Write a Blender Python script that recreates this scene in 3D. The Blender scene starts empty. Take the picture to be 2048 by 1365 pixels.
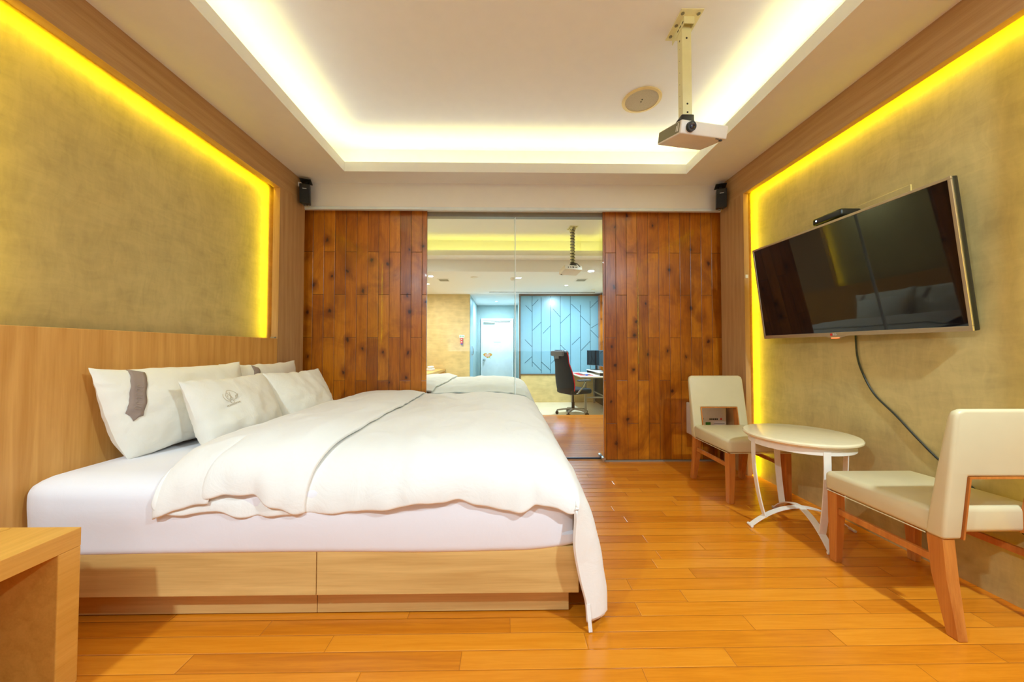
import bpy, bmesh, math, random
from mathutils import Vector, Matrix, noise, Euler

S = bpy.context.scene
C = S.collection
PI = math.pi

# ------------------------------------------------------------------ camera, world, exposure
cam_d = bpy.data.cameras.new('camera'); cam = bpy.data.objects.new('camera', cam_d); C.objects.link(cam)
cam_d.sensor_width = 36.0; cam_d.lens = 718.0 / 2048 * 36.0; cam_d.clip_start = 0.05; cam_d.clip_end = 60
cam.location = (0, 0, 1.05)
cam.rotation_euler = (math.radians(91.4), 0, math.radians(-0.88))
S.camera = cam
W = bpy.data.worlds.new('world'); S.world = W; W.use_nodes = True
W.node_tree.nodes['Background'].inputs[0].default_value = (1, .95, .88, 1)
W.node_tree.nodes['Background'].inputs[1].default_value = 0.3
S.view_settings.view_transform = 'Standard'; S.view_settings.look = 'None'
S.view_settings.gamma = 1.0; S.view_settings.exposure = 0.15
S.view_settings.use_curve_mapping = False
S.cycles.use_denoising = True
S.cycles.max_bounces = 10; S.cycles.diffuse_bounces = 5; S.cycles.glossy_bounces = 5
S.cycles.transparent_max_bounces = 16; S.cycles.sample_clamp_indirect = 3.0; S.cycles.caustics_reflective = False; S.cycles.caustics_refractive = False

# ------------------------------------------------------------------ room dimensions
XL, XR = -1.86, 2.01            # faces of the wooden frames on the side walls
PL, PR = -1.965, 2.09           # plaster panels set back behind the frames
BW = 3.39                       # wood clad wall with the glass doors
HD = 3.31                       # white header above it
ZS, ZU = 2.595, 2.90            # soffit and raised ceiling
MY = 3.43                       # mirror line between the two halves of the suite
T1 = (0.95, 3.09); T2 = (3.77, 5.84); TX = (-1.403, 1.579)    # ceiling tray openings
YE, ZE, ZF = 6.13, 2.39, -0.20  # entrance: start, ceiling, floor
YP = 5.80                       # edge of the raised wooden floor

YEL = (1.0, .86, .0); COVE = (1.0, .93, .14); WARM = (1.0, .93, .84); KEY = (.66, .88, 1.0); COOL = (.62, .84, 1.0)

def area(name, loc, rot, sx, sy, watts, col, shape='RECTANGLE', spread=None):
    l = bpy.data.lights.new(name, 'AREA'); l.shape = shape; l.size = sx
    if shape in ('RECTANGLE', 'ELLIPSE'): l.size_y = sy
    l.energy = watts; l.color = col
    if spread: l.spread = spread
    o = bpy.data.objects.new(name, l); C.objects.link(o); o.location = loc; o.rotation_euler = rot
    return o

# downlights of the near end of the room (behind the camera)
for i, (x, y, w) in enumerate([(-1.6, -.6, 74), (1.65, -.02, 84), (.25, -.7, 9)]):
    area('downlight_and_fill_lamp', (x, y, ZS - .012), (0, 0, 0), .13, .13, w, KEY, 'DISK')
for (x, y, w) in [(-1.6, 4.9, 22), (1.8, 4.9, 16)]:  # ceiling fill added to lift the dark bedroom beyond the glass
    area('downlight_and_fill_lamp', (x, y, ZS - .012), (0, 0, 0), .13, .13, w, KEY, 'DISK')
# added cool fill behind the camera, to keep ceilings and bedding neutral
area('rear_fill_lamp', (0, -2.9, 1.15), (-PI/2 - math.radians(35), 0, 0), 3.2, 1.4, 175, (.60, .85, 1.0))
# led strips on the ceiling coves
def cove_lamps(y0, y1, w):
    x0, x1 = TX; z = ZS + .035; o = .07
    for (cx, cy, lx, ly) in [((x0+x1)/2, y1+o, x1-x0, .03), ((x0+x1)/2, y0-o, x1-x0, .03), (x0-o, (y0+y1)/2, .03, y1-y0), (x1+o, (y0+y1)/2, .03, y1-y0)]:
        area('cove_lamp', (cx, cy, z), (PI, 0, 0), lx, ly, w * max(lx, ly), COVE)
def cove_fill(y0, y1, w):  # extra white strips, added to brighten the middle of the tray ceiling
    x0, x1 = TX; z = ZS + .06; o = .15; d = math.radians(64)
    for (cx, cy, ln, rz) in [((x0+x1)/2, y1+o, x1-x0, 0), ((x0+x1)/2, y0-o, x1-x0, PI), (x0-o, (y0+y1)/2, y1-y0, PI/2), (x1+o, (y0+y1)/2, y1-y0, -PI/2)]:
        a = area('cove_fill_lamp', (cx, cy, z), (0, 0, 0), ln, .03, w*ln, (.74, .90, 1.0))
        a.rotation_euler = (Matrix.Rotation(rz, 3, 'Z') @ Matrix.Rotation(-(PI - d), 3, 'X')).to_euler()
cove_fill(*T1, 1.0)
cove_lamps(*T1, 1.5); cove_lamps(*T2, .9)
# led strips behind the frames of the plaster niches
def niche_lamps(side, y0, y1, z0, z1, w, flip=False):
    x = (XL - .052 - .002) if side < 0 else (XR + .042 + .002)
    ry = PI/2 if side < 0 else -PI/2          # area lights shine along -Z: turn towards the plaster
    f = (lambda y: 2*MY - y) if flip else (lambda y: y)
    for (yy, zz, ly, lz) in [((y0+y1)/2, z1 + .02, y1-y0, .02), (y1 + .02, (z0+z1)/2, .02, z1-z0), (y0 - .02, (z0+z1)/2, .02, z1-z0)]:
        # strip lamps tilted between the plaster and the middle of the niche
        inward = Vector((0, 0, -1)) if ly > lz else Vector((0, (1 if yy < (y0+y1)/2 else -1) * (-1 if flip else 1), 0))
        d = (inward*.97 + Vector((-1 if side < 0 else 1, 0, 0))*.25).normalized()
        along = Vector((0, 1, 0)) if ly > lz else Vector((0, 0, 1))
        zax = -d; xax = along; yax = zax.cross(xax)
        o = area('niche_lamp', (x, f(yy), zz), (0, 0, 0), max(ly, lz), .02, w * max(ly, lz), YEL)
        o.rotation_euler = Matrix((xax, yax, zax)).transposed().to_euler()
niche_lamps(-1, 1.25, 2.948, 1.142, 2.384, 3.1); niche_lamps(1, 1.22, 2.99, .0, 2.378, 3.1)
niche_lamps(-1, 1.25, 2.948, 1.142, 2.384, 3.1, flip=True)
# entrance downlights, cool white
for (x, y, w) in [(-.276, 9.9, 58), (1.24, 7.4, 92), (-1.75, 7.3, 52)]:
    area('entrance_lamp', (x, y, ZE - .012), (0, 0, 0), .09, .09, w, COOL if x > -1 else WARM, 'DISK')

# ------------------------------------------------------------------ node helpers
class NT:
    def __init__(s, name):
        s.m = bpy.data.materials.new(name); s.m.use_nodes = True; s.t = s.m.node_tree
        s.b = s.t.nodes['Principled BSDF']; s.out = s.t.nodes['Material Output']
    def n(s, typ, **kw):
        nd = s.t.nodes.new(typ)
        for k, v in kw.items():
            if k.startswith('i_'):
                nd.inputs[k[2:].replace('_', ' ')].default_value = v
            else: setattr(nd, k, v)
        return nd
    def l(s, a, b): s.t.links.new(a, b)
    def math(s, op, a, b=None, c=None):
        nd = s.n('ShaderNodeMath', operation=op)
        for i, v in enumerate((a, b, c)):
            if v is None: continue
            if isinstance(v, (int, float)): nd.inputs[i].default_value = v
            else: s.l(v, nd.inputs[i])
        return nd.outputs[0]
    def mix(s, fac, a, b, mode='MIX'):
        nd = s.n('ShaderNodeMix', data_type='RGBA', blend_type=mode)
        for sock, v in ((nd.inputs[0], fac), (nd.inputs[6], a), (nd.inputs[7], b)):
            if isinstance(v, (int, float)): sock.default_value = v
            elif isinstance(v, tuple): sock.default_value = (*v[:3], 1)
            else: s.l(v, sock)
        return nd.outputs[2]
    def obj(s, scale=(1, 1, 1), rot=(0, 0, 0), loc=(0, 0, 0)):
        tc = s.n('ShaderNodeTexCoord'); mp = s.n('ShaderNodeMapping')
        s.l(tc.outputs['Object'], mp.inputs[0])
        mp.inputs['Scale'].default_value = scale; mp.inputs['Rotation'].default_value = rot; mp.inputs['Location'].default_value = loc
        return mp.outputs[0]
    def noise(s, vec, scale=5, detail=4, rough=.5, dist=0.0):
        nd = s.n('ShaderNodeTexNoise'); s.l(vec, nd.inputs['Vector'])
        nd.inputs['Scale'].default_value = scale; nd.inputs['Detail'].default_value = detail
        nd.inputs['Roughness'].default_value = rough; nd.inputs['Distortion'].default_value = dist
        return nd.outputs[0]
    def ramp(s, fac, stops):
        nd = s.n('ShaderNodeValToRGB'); s.l(fac, nd.inputs[0]); e = nd.color_ramp.elements
        while len(e) < len(stops): e.new(.5)
        for el, (p, c) in zip(e, stops):
            el.position = p; el.color = (*c[:3], 1) if isinstance(c, tuple) else (c, c, c, 1)
        return nd.outputs[0]
    def bump(s, h, strength=.2, dist=.01):
        nd = s.n('ShaderNodeBump'); s.l(h, nd.inputs['Height']); nd.inputs['Strength'].default_value = strength
        nd.inputs['Distance'].default_value = dist; s.l(nd.outputs[0], s.b.inputs['Normal'])
    def col(s, c):
        if isinstance(c, tuple): s.b.inputs['Base Color'].default_value = (*c[:3], 1)
        else: s.l(c, s.b.inputs['Base Color'])
    def set(s, rough=.5, spec=.5, metal=0.0, coat=0.0):
        s.b.inputs['Roughness'].default_value = rough; s.b.inputs['Specular IOR Level'].default_value = spec
        s.b.inputs['Metallic'].default_value = metal; s.b.inputs['Coat Weight'].default_value = coat
        return s

def lin(r, g, b):
    f = lambda c: c/255/12.92 if c/255 <= .04045 else ((c/255 + .055)/1.055)**2.4
    return (f(r), f(g), f(b))

def plain(name, c, rough=.5, spec=.5, metal=0.0, coat=0.0, vary=.04, vs=12):
    k = NT(name); v = k.obj()
    nz = k.noise(v, vs, 3)
    lo = tuple(max(0, q*(1-vary)) for q in c); hi = tuple(min(1, q*(1+vary)) for q in c)
    k.col(k.ramp(nz, [(.3, lo), (.7, hi)])); k.set(rough, spec, metal, coat)
    return k.m

def emit(name, c, strength):
    k = NT(name); k.col(c); k.b.inputs['Emission Color'].default_value = (*c, 1); k.b.inputs['Emission Strength'].default_value = strength
    return k.m

def wood(name, light, dark, axis='X', rough=.45, grain=1.0, coat=0.0, spec=.4, rings=.5):
    """straight grained veneer running along an axis, with fine pores and broad cathedral bands"""
    k = NT(name)
    st = {'X': (1.0, 14, 14), 'Y': (14, 1.0, 14), 'Z': (14, 14, 1.0)}[axis]
    v = k.obj(tuple(q*grain for q in st))
    n1 = k.noise(v, 2.2, 5, .55, .6)
    v2 = k.obj(tuple(q*grain*(6 if q > 1 else 2.0) for q in st))
    n2 = k.noise(v2, 2.0, 3, .6, .2)
    v3 = k.obj(tuple(q*grain*(.35 if q > 1 else .55) for q in st))
    wv = k.n('ShaderNodeTexWave', wave_type='RINGS', rings_direction='SPHERICAL'); k.l(v3, wv.inputs[0])
    wv.inputs['Scale'].default_value = 1.3; wv.inputs['Distortion'].default_value = 5.0
    wv.inputs['Detail'].default_value = 2.0; wv.inputs['Detail Scale'].default_value = .7
    f = k.math('ADD', k.math('MULTIPLY', n1, .62), k.math('MULTIPLY', n2, .28))
    f = k.math('ADD', f, k.math('MULTIPLY', wv.outputs[1], .18*rings))
    k.col(k.ramp(f, [(.30, dark), (.62, light), (.85, tuple(min(1, q*1.06) for q in light))]))
    k.set(rough, spec, 0, coat); k.bump(n2, .06, .002)
    return k.m

def planks(name, la, wa, L, Wd, tones, stagger, rough, knots=False, phase=(0, 0), coat=0.0, gap=.0012, gapcol=(.05, .02, .005), spec=.5):
    """boards of length L along axis la and width Wd along wa, one tone per board"""
    k = NT(name)
    tc = k.n('ShaderNodeTexCoord'); sp = k.n('ShaderNodeSeparateXYZ'); k.l(tc.outputs['Object'], sp.inputs[0])
    ix = {'X': 0, 'Y': 1, 'Z': 2}
    a = k.math('ADD', sp.outputs[ix[la]], phase[0] + 40*L); b = k.math('ADD', sp.outputs[ix[wa]], phase[1] + 40*Wd)
    bw = k.math('DIVIDE', b, Wd); row = k.math('FLOOR', bw)
    if stagger == 'half':
        off = k.math('MULTIPLY', k.math('MODULO', row, 2.0), .5)
    else:
        wn0 = k.n('ShaderNodeTexWhiteNoise', noise_dimensions='1D'); k.l(row, wn0.inputs['W']); off = wn0.outputs[0]
    al = k.math('ADD', k.math('DIVIDE', a, L), off); colm = k.math('FLOOR', al)
    cmb = k.n('ShaderNodeCombineXYZ'); k.l(row, cmb.inputs[0]); k.l(colm, cmb.inputs[1])
    wn = k.n('ShaderNodeTexWhiteNoise', noise_dimensions='3D'); k.l(cmb.outputs[0], wn.inputs[0])
    fa = k.math('FRACT', al); fb = k.math('FRACT', bw)
    da = k.math('MULTIPLY', k.math('MINIMUM', fa, k.math('SUBTRACT', 1.0, fa)), L)
    db = k.math('MULTIPLY', k.math('MINIMUM', fb, k.math('SUBTRACT', 1.0, fb)), Wd)
    d = k.math('MINIMUM', da, db)
    seam = k.math('LESS_THAN', d, gap)
    # grain shifted per board
    g = k.n('ShaderNodeCombineXYZ')
    k.l(k.math('MULTIPLY', a, 1.6), g.inputs[0]); k.l(k.math('MULTIPLY', b, 26), g.inputs[1])
    k.l(k.math('MULTIPLY', wn.outputs[0], 37), g.inputs[2])
    n1 = k.noise(g.outputs[0], 1.6, 5, .6, .8)
    g2 = k.n('ShaderNodeCombineXYZ')
    k.l(k.math('MULTIPLY', a, 5), g2.inputs[0]); k.l(k.math('MULTIPLY', b, 120), g2.inputs[1]); k.l(k.math('MULTIPLY', wn.outputs[0], 11), g2.inputs[2])
    n2 = k.noise(g2.outputs[0], 2.0, 3, .6)
    f = k.math('ADD', k.math('MULTIPLY', n1, .5), k.math('MULTIPLY', n2, .22))
    f = k.math('ADD', f, k.math('MULTIPLY', wn.outputs[0], .30))
    c = k.ramp(f, [(.28, tones[0]), (.5, tones[1]), (.74, tones[2])])
    if knots:
        # blotchy stain and dark knots
        vv = k.obj((4.5, 4.5, 3.2)); bl = k.noise(vv, 1.0, 4, .6, 1.0)
        c = k.mix(k.ramp(bl, [(.44, 0.0), (.70, .70)]), c, tones[0], 'MIX')
        kv = k.n('ShaderNodeCombineXYZ')
        k.l(sp.outputs[ix[wa]], kv.inputs[0]); k.l(k.math('MULTIPLY', sp.outputs[ix[la]], .72), kv.inputs[1])
        nv = k.n('ShaderNodeTexNoise'); k.l(kv.outputs[0], nv.inputs['Vector']); nv.inputs['Scale'].default_value = 30
        dis = k.n('ShaderNodeVectorMath', operation='SCALE'); k.l(nv.outputs[1], dis.inputs[0]); dis.inputs['Scale'].default_value = .030
        ad = k.n('ShaderNodeVectorMath', operation='ADD'); k.l(kv.outputs[0], ad.inputs[0]); k.l(dis.outputs[0], ad.inputs[1])
        vo = k.n('ShaderNodeTexVoronoi', voronoi_dimensions='2D'); k.l(ad.outputs[0], vo.inputs['Vector']); vo.inputs['Scale'].default_value = 5.6
        sc = k.n('ShaderNodeSeparateColor'); k.l(vo.outputs['Color'], sc.inputs[0])
        gate = k.math('GREATER_THAN', sc.outputs[0], .5)
        size = k.math('ADD', k.math('MULTIPLY', sc.outputs[1], .6), .7)
        dd = k.math('DIVIDE', vo.outputs['Distance'], size)
        halo = k.ramp(dd, [(.06, .9), (.30, 0.0)]); core = k.ramp(dd, [(.035, 1.0), (.085, 0.0)])
        c = k.mix(k.math('MULTIPLY', gate, halo), c, tones[0], 'MIX')
        c = k.mix(k.math('MULTIPLY', gate, core), c, lin(66, 28, 10), 'MIX')
    c = k.mix(seam, c, gapcol)
    k.col(c); k.set(rough, spec, 0, coat)
    k.bump(k.ramp(d, [(0.0, 0.0), (min(.9, gap*2.5), 1.0)]), .35, .004)
    return k.m

def plaster(name, base):
    k = NT(name)
    v = k.obj()
    wob = k.n('ShaderNodeTexNoise'); k.l(v, wob.inputs['Vector']); wob.inputs['Scale'].default_value = 3.0; wob.inputs['Detail'].default_value = 3
    sc = k.n('ShaderNodeVectorMath', operation='SCALE'); k.l(wob.outputs[1], sc.inputs[0]); sc.inputs['Scale'].default_value = .14
    ad = k.n('ShaderNodeVectorMath', operation='ADD'); k.l(v, ad.inputs[0]); k.l(sc.outputs[0], ad.inputs[1])
    vo = k.n('ShaderNodeTexVoronoi', feature='SMOOTH_F1'); k.l(ad.outputs[0], vo.inputs['Vector']); vo.inputs['Scale'].default_value = 7
    vo.inputs['Smoothness'].default_value = .25
    mp = k.n('ShaderNodeMapping'); k.l(ad.outputs[0], mp.inputs[0]); mp.inputs['Scale'].default_value = (1, 22, 6); mp.inputs['Rotation'].default_value = (.5, 0, 0)
    st = k.noise(mp.outputs[0], 1.6, 5, .6, .5)
    mp2 = k.n('ShaderNodeMapping'); k.l(ad.outputs[0], mp2.inputs[0]); mp2.inputs['Scale'].default_value = (1, 5, 20); mp2.inputs['Rotation'].default_value = (-.7, 0, 0)
    st2 = k.noise(mp2.outputs[0], 1.6, 5, .6, .5)
    big = k.noise(v, 1.8, 3)
    f = k.math('ADD', k.math('MULTIPLY', st, .38), k.math('MULTIPLY', st2, .34))
    f = k.math('ADD', f, k.math('MULTIPLY', big, .10)); f = k.math('ADD', f, k.math('MULTIPLY', vo.outputs[0], .22))
    d = tuple(q*.86 for q in base); h = tuple(min(1, q*1.14) for q in base)
    k.col(k.ramp(f, [(.36, d), (.49, base), (.62, h)])); k.set(.5, .3)
    k.bump(f, .10, .004)
    return k.m

def fabric(name, c, wr=.25, scale=9, rough=.85):
    k = NT(name); v = k.obj()
    n1 = k.noise(v, scale, 5, .55, 1.2); n2 = k.noise(v, scale*3.1, 3, .5, .6)
    h = k.math('ADD', n1, k.math('MULTIPLY', n2, .25))
    k.col(k.ramp(n1, [(.3, tuple(q*.985 for q in c)), (.7, c)])); k.set(rough, .2)
    k.b.inputs['Sheen Weight'].default_value = .1
    k.bump(h, wr, .012)
    return k.m

M = {}
M['white'] = plain('white_paint', lin(240, 238, 238), .7, .3, vary=.01)
M['rear'] = plain('grey_wall_cloth', lin(120, 118, 120), .8, .3, vary=.03)
M['header'] = plain('header_paint', lin(238, 232, 226), .6, .3, vary=.01)
M['oak'] = wood('frame_oak', lin(194, 154, 106), lin(172, 130, 82), 'Z', .5)
M['oak_y'] = wood('beam_oak', lin(194, 154, 106), lin(172, 130, 82), 'Y', .5)
M['head'] = wood('headboard_veneer', lin(222, 166, 90), lin(198, 138, 62), 'Z', .4, .8)
M['bed'] = wood('bed_veneer', lin(226, 184, 114), lin(200, 154, 88), 'X', .4, .9)
M['stand'] = wood('nightstand_veneer', lin(228, 170, 80), lin(208, 148, 58), 'Y', .42, .9, rings=.2)
M['leg'] = wood('chair_leg_wood', lin(204, 128, 54), lin(174, 96, 34), 'Z', .35, 1.2, coat=.2)
M['floor'] = planks('floor_boards', 'X', 'Y', .92, .0765, (lin(188, 104, 18), lin(212, 125, 25), lin(226, 143, 38)), 'rand', .2, phase=(.1, .02), gap=.0007, gapcol=lin(150, 86, 26), spec=.5)
M['pine'] = planks('knotty_pine_boards', 'Z', 'X', .81, .1023, (lin(122, 58, 5), lin(178, 99, 11), lin(206, 129, 26)), 'half', .3, knots=True, phase=(.05, -.02), coat=.25, gap=.0016, gapcol=lin(54, 24, 4))
M['plaster'] = plaster('trowelled_plaster', lin(188, 166, 112))
M['plaster_far'] = plaster('entrance_plaster', lin(206, 184, 128))
M['sheet'] = fabric('mattress_sheet', lin(238, 233, 234), .12, 6)
M['duvet'] = fabric('duvet_cotton', lin(240, 234, 224), .32, 7)
M['pillow'] = fabric('pillow_cotton', lin(238, 231, 216), .38, 8)
M['ribbon'] = fabric('ribbon_cloth', lin(150, 130, 118), .08, 40)
M['thread'] = plain('embroidery_thread', lin(190, 172, 140), .7)
M['thread_tone'] = plain('ribbon_thread', lin(166, 148, 130), .7)
M['leather'] = plain('cream_leather', lin(212, 196, 154), .38, .5, vary=.03, vs=6)
M['chairwood'] = M['leg']
M['tabletop'] = plain('cream_stone_top', lin(238, 222, 182), .12, .5, vary=.02, vs=30)
M['wmetal'] = plain('white_painted_metal', lin(238, 228, 212), .4, .5, vary=.03, vs=40)
M['black'] = plain('black_plastic', lin(24, 24, 24), .35)
M['blackcable'] = plain('black_rubber', lin(22, 20, 16), .5)
M['bezel'] = plain('champagne_metal', lin(178, 158, 128), .35, .5, metal=.7, vary=.02)
M['screen'] = plain('tv_screen_glass', (.006, .005, .006), .03, .6, vary=.02)
M['chrome'] = plain('brushed_steel', lin(190, 195, 195), .2, .5, metal=1.0)
M['creammetal'] = plain('cream_enamel', lin(232, 224, 176), .4)
M['projwhite'] = plain('projector_white', lin(226, 216, 204), .4)
M['grille'] = plain('grey_grille', lin(128, 122, 96), .6)
M['hole'] = plain('dark_hole', lin(36, 30, 18), .7)
M['lens'] = plain('lens_glass', (.01, .006, .02), .05, .8)
M['speakercloth'] = plain('speaker_cloth', lin(186, 172, 146), .8, vary=.15, vs=300)
M['tan'] = plain('tan_ring', lin(226, 200, 140), .5)
M['offwhite'] = plain('off_white_plastic', lin(232, 228, 222), .4)
M['green'] = plain('green_print', lin(60, 130, 50), .5)
M['greenled'] = plain('green_print_light', lin(70, 200, 130), .5)
M['red'] = plain('red_plastic', lin(205, 30, 24), .35)
M['redpad'] = plain('red_mat', lin(190, 40, 38), .6)
M['ink'] = plain('dark_print', lin(60, 56, 56), .6)
M['orange'] = plain('orange_print', lin(232, 140, 60), .5)
M['yellowgreen'] = plain('yellow_green_print', lin(190, 200, 70), .5)
M['lilac'] = plain('lilac_print', lin(190, 180, 236), .5)
M['paper'] = plain('white_paper', lin(236, 236, 244), .6)
M['bluefrost'] = plain('frosted_blue_glass', lin(126, 172, 192), .28, .5, vary=.02)
M['etch'] = plain('clear_etched_line', lin(30, 62, 74), .2)
M['bronze'] = plain('bronze_frame', lin(120, 100, 78), .35, .5, metal=.5)
M['doorwhite'] = plain('door_paint', lin(226, 232, 236), .4)
M['tile'] = plain('pale_floor_tile', lin(226, 214, 186), .2, vary=.03, vs=3)
M['bluegrey'] = plain('blue_grey_paint', lin(150, 172, 172), .7, vary=.04)
M['fabricblack'] = plain('black_mesh_fabric', lin(28, 28, 30), .8, vary=.2, vs=60)
M['greyvinyl'] = plain('grey_vinyl', lin(96, 100, 108), .4)
M['redpipe'] = plain('red_piping', lin(206, 22, 34), .5)
M['greymetal'] = plain('grey_steel', lin(150, 145, 132), .4, metal=.3)
M['desktop'] = plain('white_laminate', lin(230, 222, 208), .35)
M['monitor'] = plain('monitor_back', lin(70, 96, 112), .4)
M['blueprint'] = plain('blue_plastic', lin(40, 70, 190), .4)
M['led_red'] = emit('red_standby_light', (1.0, .10, .03), 4.0)
M['led_blue'] = emit('blue_indicator_light', (.35, .5, 1.0), 9.0)
M['led_strip'] = emit('lamp_face', (1.0, .97, .92), 14.0)
M['lit_glassedge'] = plain('lit_glass_edge', lin(244, 252, 252), .5)  # near-white colour stands in for light caught along the pane edge

def thin_glass(name, tint):
    k = NT(name); k.t.nodes.remove(k.b)
    tr = k.n('ShaderNodeBsdfTransparent'); tr.inputs[0].default_value = (*tint, 1)
    gl = k.n('ShaderNodeBsdfGlossy'); gl.inputs['Roughness'].default_value = 0.0
    ge = k.n('ShaderNodeNewGeometry'); dt = k.n('ShaderNodeVectorMath', operation='DOT_PRODUCT')
    k.l(ge.outputs['Incoming'], dt.inputs[0]); k.l(ge.outputs['Normal'], dt.inputs[1])
    c1 = k.math('SUBTRACT', 1.0, k.math('ABSOLUTE', dt.outputs['Value']))
    fr = k.math('ADD', k.math('MULTIPLY', k.math('POWER', c1, 5.0), .96), .035)
    mx = k.n('ShaderNodeMixShader'); k.l(fr, mx.inputs[0]); k.l(tr.outputs[0], mx.inputs[1]); k.l(gl.outputs[0], mx.inputs[2])
    k.l(mx.outputs[0], k.out.inputs[0])
    return k.m
M['glass'] = thin_glass('door_glass', (.955, .98, .97))

# ------------------------------------------------------------------ mesh helpers
def bm_new(): return bmesh.new()
def box(bm, x0, x1, y0, y1, z0, z1, bev=0.0, seg=2, mat=None):
    t = bmesh.new()
    bmesh.ops.create_cube(t, size=1.0)
    sx, sy, sz = abs(x1-x0), abs(y1-y0), abs(z1-z0)
    for v in t.verts: v.co = Vector(((x0+x1)/2 + v.co.x*sx, (y0+y1)/2 + v.co.y*sy, (z0+z1)/2 + v.co.z*sz))
    if bev: bmesh.ops.bevel(t, geom=t.edges[:], offset=min(bev, .49*min(sx, sy, sz)), segments=seg, affect='EDGES', profile=.5)
    merge(bm, t, mat)
def merge(bm, t, mat=None):
    if mat is not None: bmesh.ops.transform(t, matrix=mat, verts=t.verts[:])
    me = bpy.data.meshes.new('tmp'); t.to_mesh(me); t.free(); bm.from_mesh(me); bpy.data.meshes.remove(me)
def cyl(bm, p0, p1, r0, r1=None, seg=20, caps=True):
    p0, p1 = Vector(p0), Vector(p1); d = p1-p0; t = bmesh.new()
    bmesh.ops.create_cone(t, cap_ends=caps, segments=seg, radius1=r0, radius2=r0 if r1 is None else r1, depth=d.length)
    q = Vector((0, 0, 1)).rotation_difference(d.normalized())
    merge(bm, t, Matrix.Translation((p0+p1)/2) @ q.to_matrix().to_4x4())
def sphere(bm, c, r, sc=(1, 1, 1), seg=16):
    t = bmesh.new(); bmesh.ops.create_uvsphere(t, u_segments=seg, v_segments=seg//2+2, radius=r)
    merge(bm, t, Matrix.Translation(c) @ Matrix.Diagonal((*sc, 1)))
def tube(bm, pts, r, seg=8, closed=False):
    pts = [Vector(p) for p in pts]; n = len(pts); rings = []
    prev = None
    for i, p in enumerate(pts):
        if closed: d = pts[(i+1) % n]-pts[i-1]
        else: d = pts[min(i+1, n-1)]-pts[max(i-1, 0)]
        d.normalize()
        a = prev if prev is not None else (Vector((0, 0, 1)) if abs(d.z) < .9 else Vector((1, 0, 0)))
        a = (a-d*a.dot(d)); a.normalize(); prev = a; b = d.cross(a)
        rr = r[i] if isinstance(r, (list, tuple)) else r
        rings.append([bm.verts.new(p + a*math.cos(2*PI*k/seg)*rr + b*math.sin(2*PI*k/seg)*rr) for k in range(seg)])
    for i in range(n if closed else n-1):
        A, B = rings[i], rings[(i+1) % n]
        for k in range(seg): bm.faces.new((A[k], A[(k+1) % seg], B[(k+1) % seg], B[k]))
    if not closed:
        bm.faces.new(rings[0][::-1]); bm.faces.new(rings[-1])
def ribbon(bm, pts, wdir, w, th, ndir=None):
    """flat bar through pts; wdir = width direction"""
    pts = [Vector(p) for p in pts]; n = len(pts); R = []
    for i, p in enumerate(pts):
        d = (pts[min(i+1, n-1)]-pts[max(i-1, 0)]).normalized(); wd = Vector(wdir).normalized(); nn = d.cross(wd).normalized()
        R.append([bm.verts.new(p + wd*s*w/2 + nn*q*th/2) for s, q in ((-1, -1), (1, -1), (1, 1), (-1, 1))])
    for i in range(n-1):
        for k in range(4): bm.faces.new((R[i][k], R[i][(k+1) % 4], R[i+1][(k+1) % 4], R[i+1][k]))
    bm.faces.new(R[0][::-1]); bm.faces.new(R[-1])
def lathe(bm, prof, c=(0, 0, 0), seg=40):
    R = []
    for (r, z) in prof:
        R.append([bm.verts.new((c[0]+r*math.cos(2*PI*k/seg), c[1]+r*math.sin(2*PI*k/seg), c[2]+z)) for k in range(seg)])
    for i in range(len(R)-1):
        for k in range(seg): bm.faces.new((R[i][k], R[i][(k+1) % seg], R[i+1][(k+1) % seg], R[i+1][k]))
    bm.faces.new(R[0][::-1]); bm.faces.new(R[-1])
def prism(bm, poly, a0, a1, axis='Y'):
    """polygon in the two other axes extruded along axis from a0 to a1"""
    def P(u, v, a): return {'Y': (u, a, v), 'X': (a, u, v), 'Z': (u, v, a)}[axis]
    A = [bm.verts.new(P(u, v, a0)) for u, v in poly]; B = [bm.verts.new(P(u, v, a1)) for u, v in poly]; n = len(poly)
    for i in range(n): bm.faces.new((A[i], A[(i+1) % n], B[(i+1) % n], B[i]))
    bm.faces.new(A[::-1]); bm.faces.new(B)
def loft(bm, rings, cap=True):
    V = [[bm.verts.new(p) for p in r] for r in rings]; n = len(rings[0])
    for i in range(len(V)-1):
        for k in range(n): bm.faces.new((V[i][k], V[i][(k+1) % n], V[i+1][(k+1) % n], V[i+1][k]))
    if cap: bm.faces.new(V[0][::-1]); bm.faces.new(V[-1])
def bevel_all(bm, off, seg=2):
    bmesh.ops.bevel(bm, geom=bm.edges[:], offset=off, segments=seg, affect='EDGES', profile=.5)

def obj(name, bm, mat, parent=None, smooth=True, loc=None):
    bmesh.ops.recalc_face_normals(bm, faces=bm.faces[:])
    me = bpy.data.meshes.new(name); bm.to_mesh(me); bm.free()
    if smooth:
        for p in me.polygons: p.use_smooth = True
        try: me.set_sharp_from_angle(angle=math.radians(35))
        except Exception: pass
    me.materials.append(mat if not isinstance(mat, str) else M[mat])
    o = bpy.data.objects.new(name, me); C.objects.link(o)
    if parent: o.parent = parent
    if loc: o.location = loc
    return o
def tag(o, label=None, cat=None, group=None, kind=None):
    if label: o['label'] = label
    if cat: o['category'] = cat
    if group: o['group'] = group
    if kind: o['kind'] = kind
    return o
def thing(name, label, cat, loc=(0, 0, 0), rotz=0.0, group=None):
    o = bpy.data.objects.new(name, None); C.objects.link(o); o.empty_display_size = .1
    o.location = loc; o.rotation_euler = (0, 0, rotz)
    return tag(o, label, cat, group)
def struct(name, bm, mat, parent=None, smooth=False):
    o = obj(name, bm, mat, parent, smooth)
    if not parent: o['kind'] = 'structure'
    return o
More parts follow.
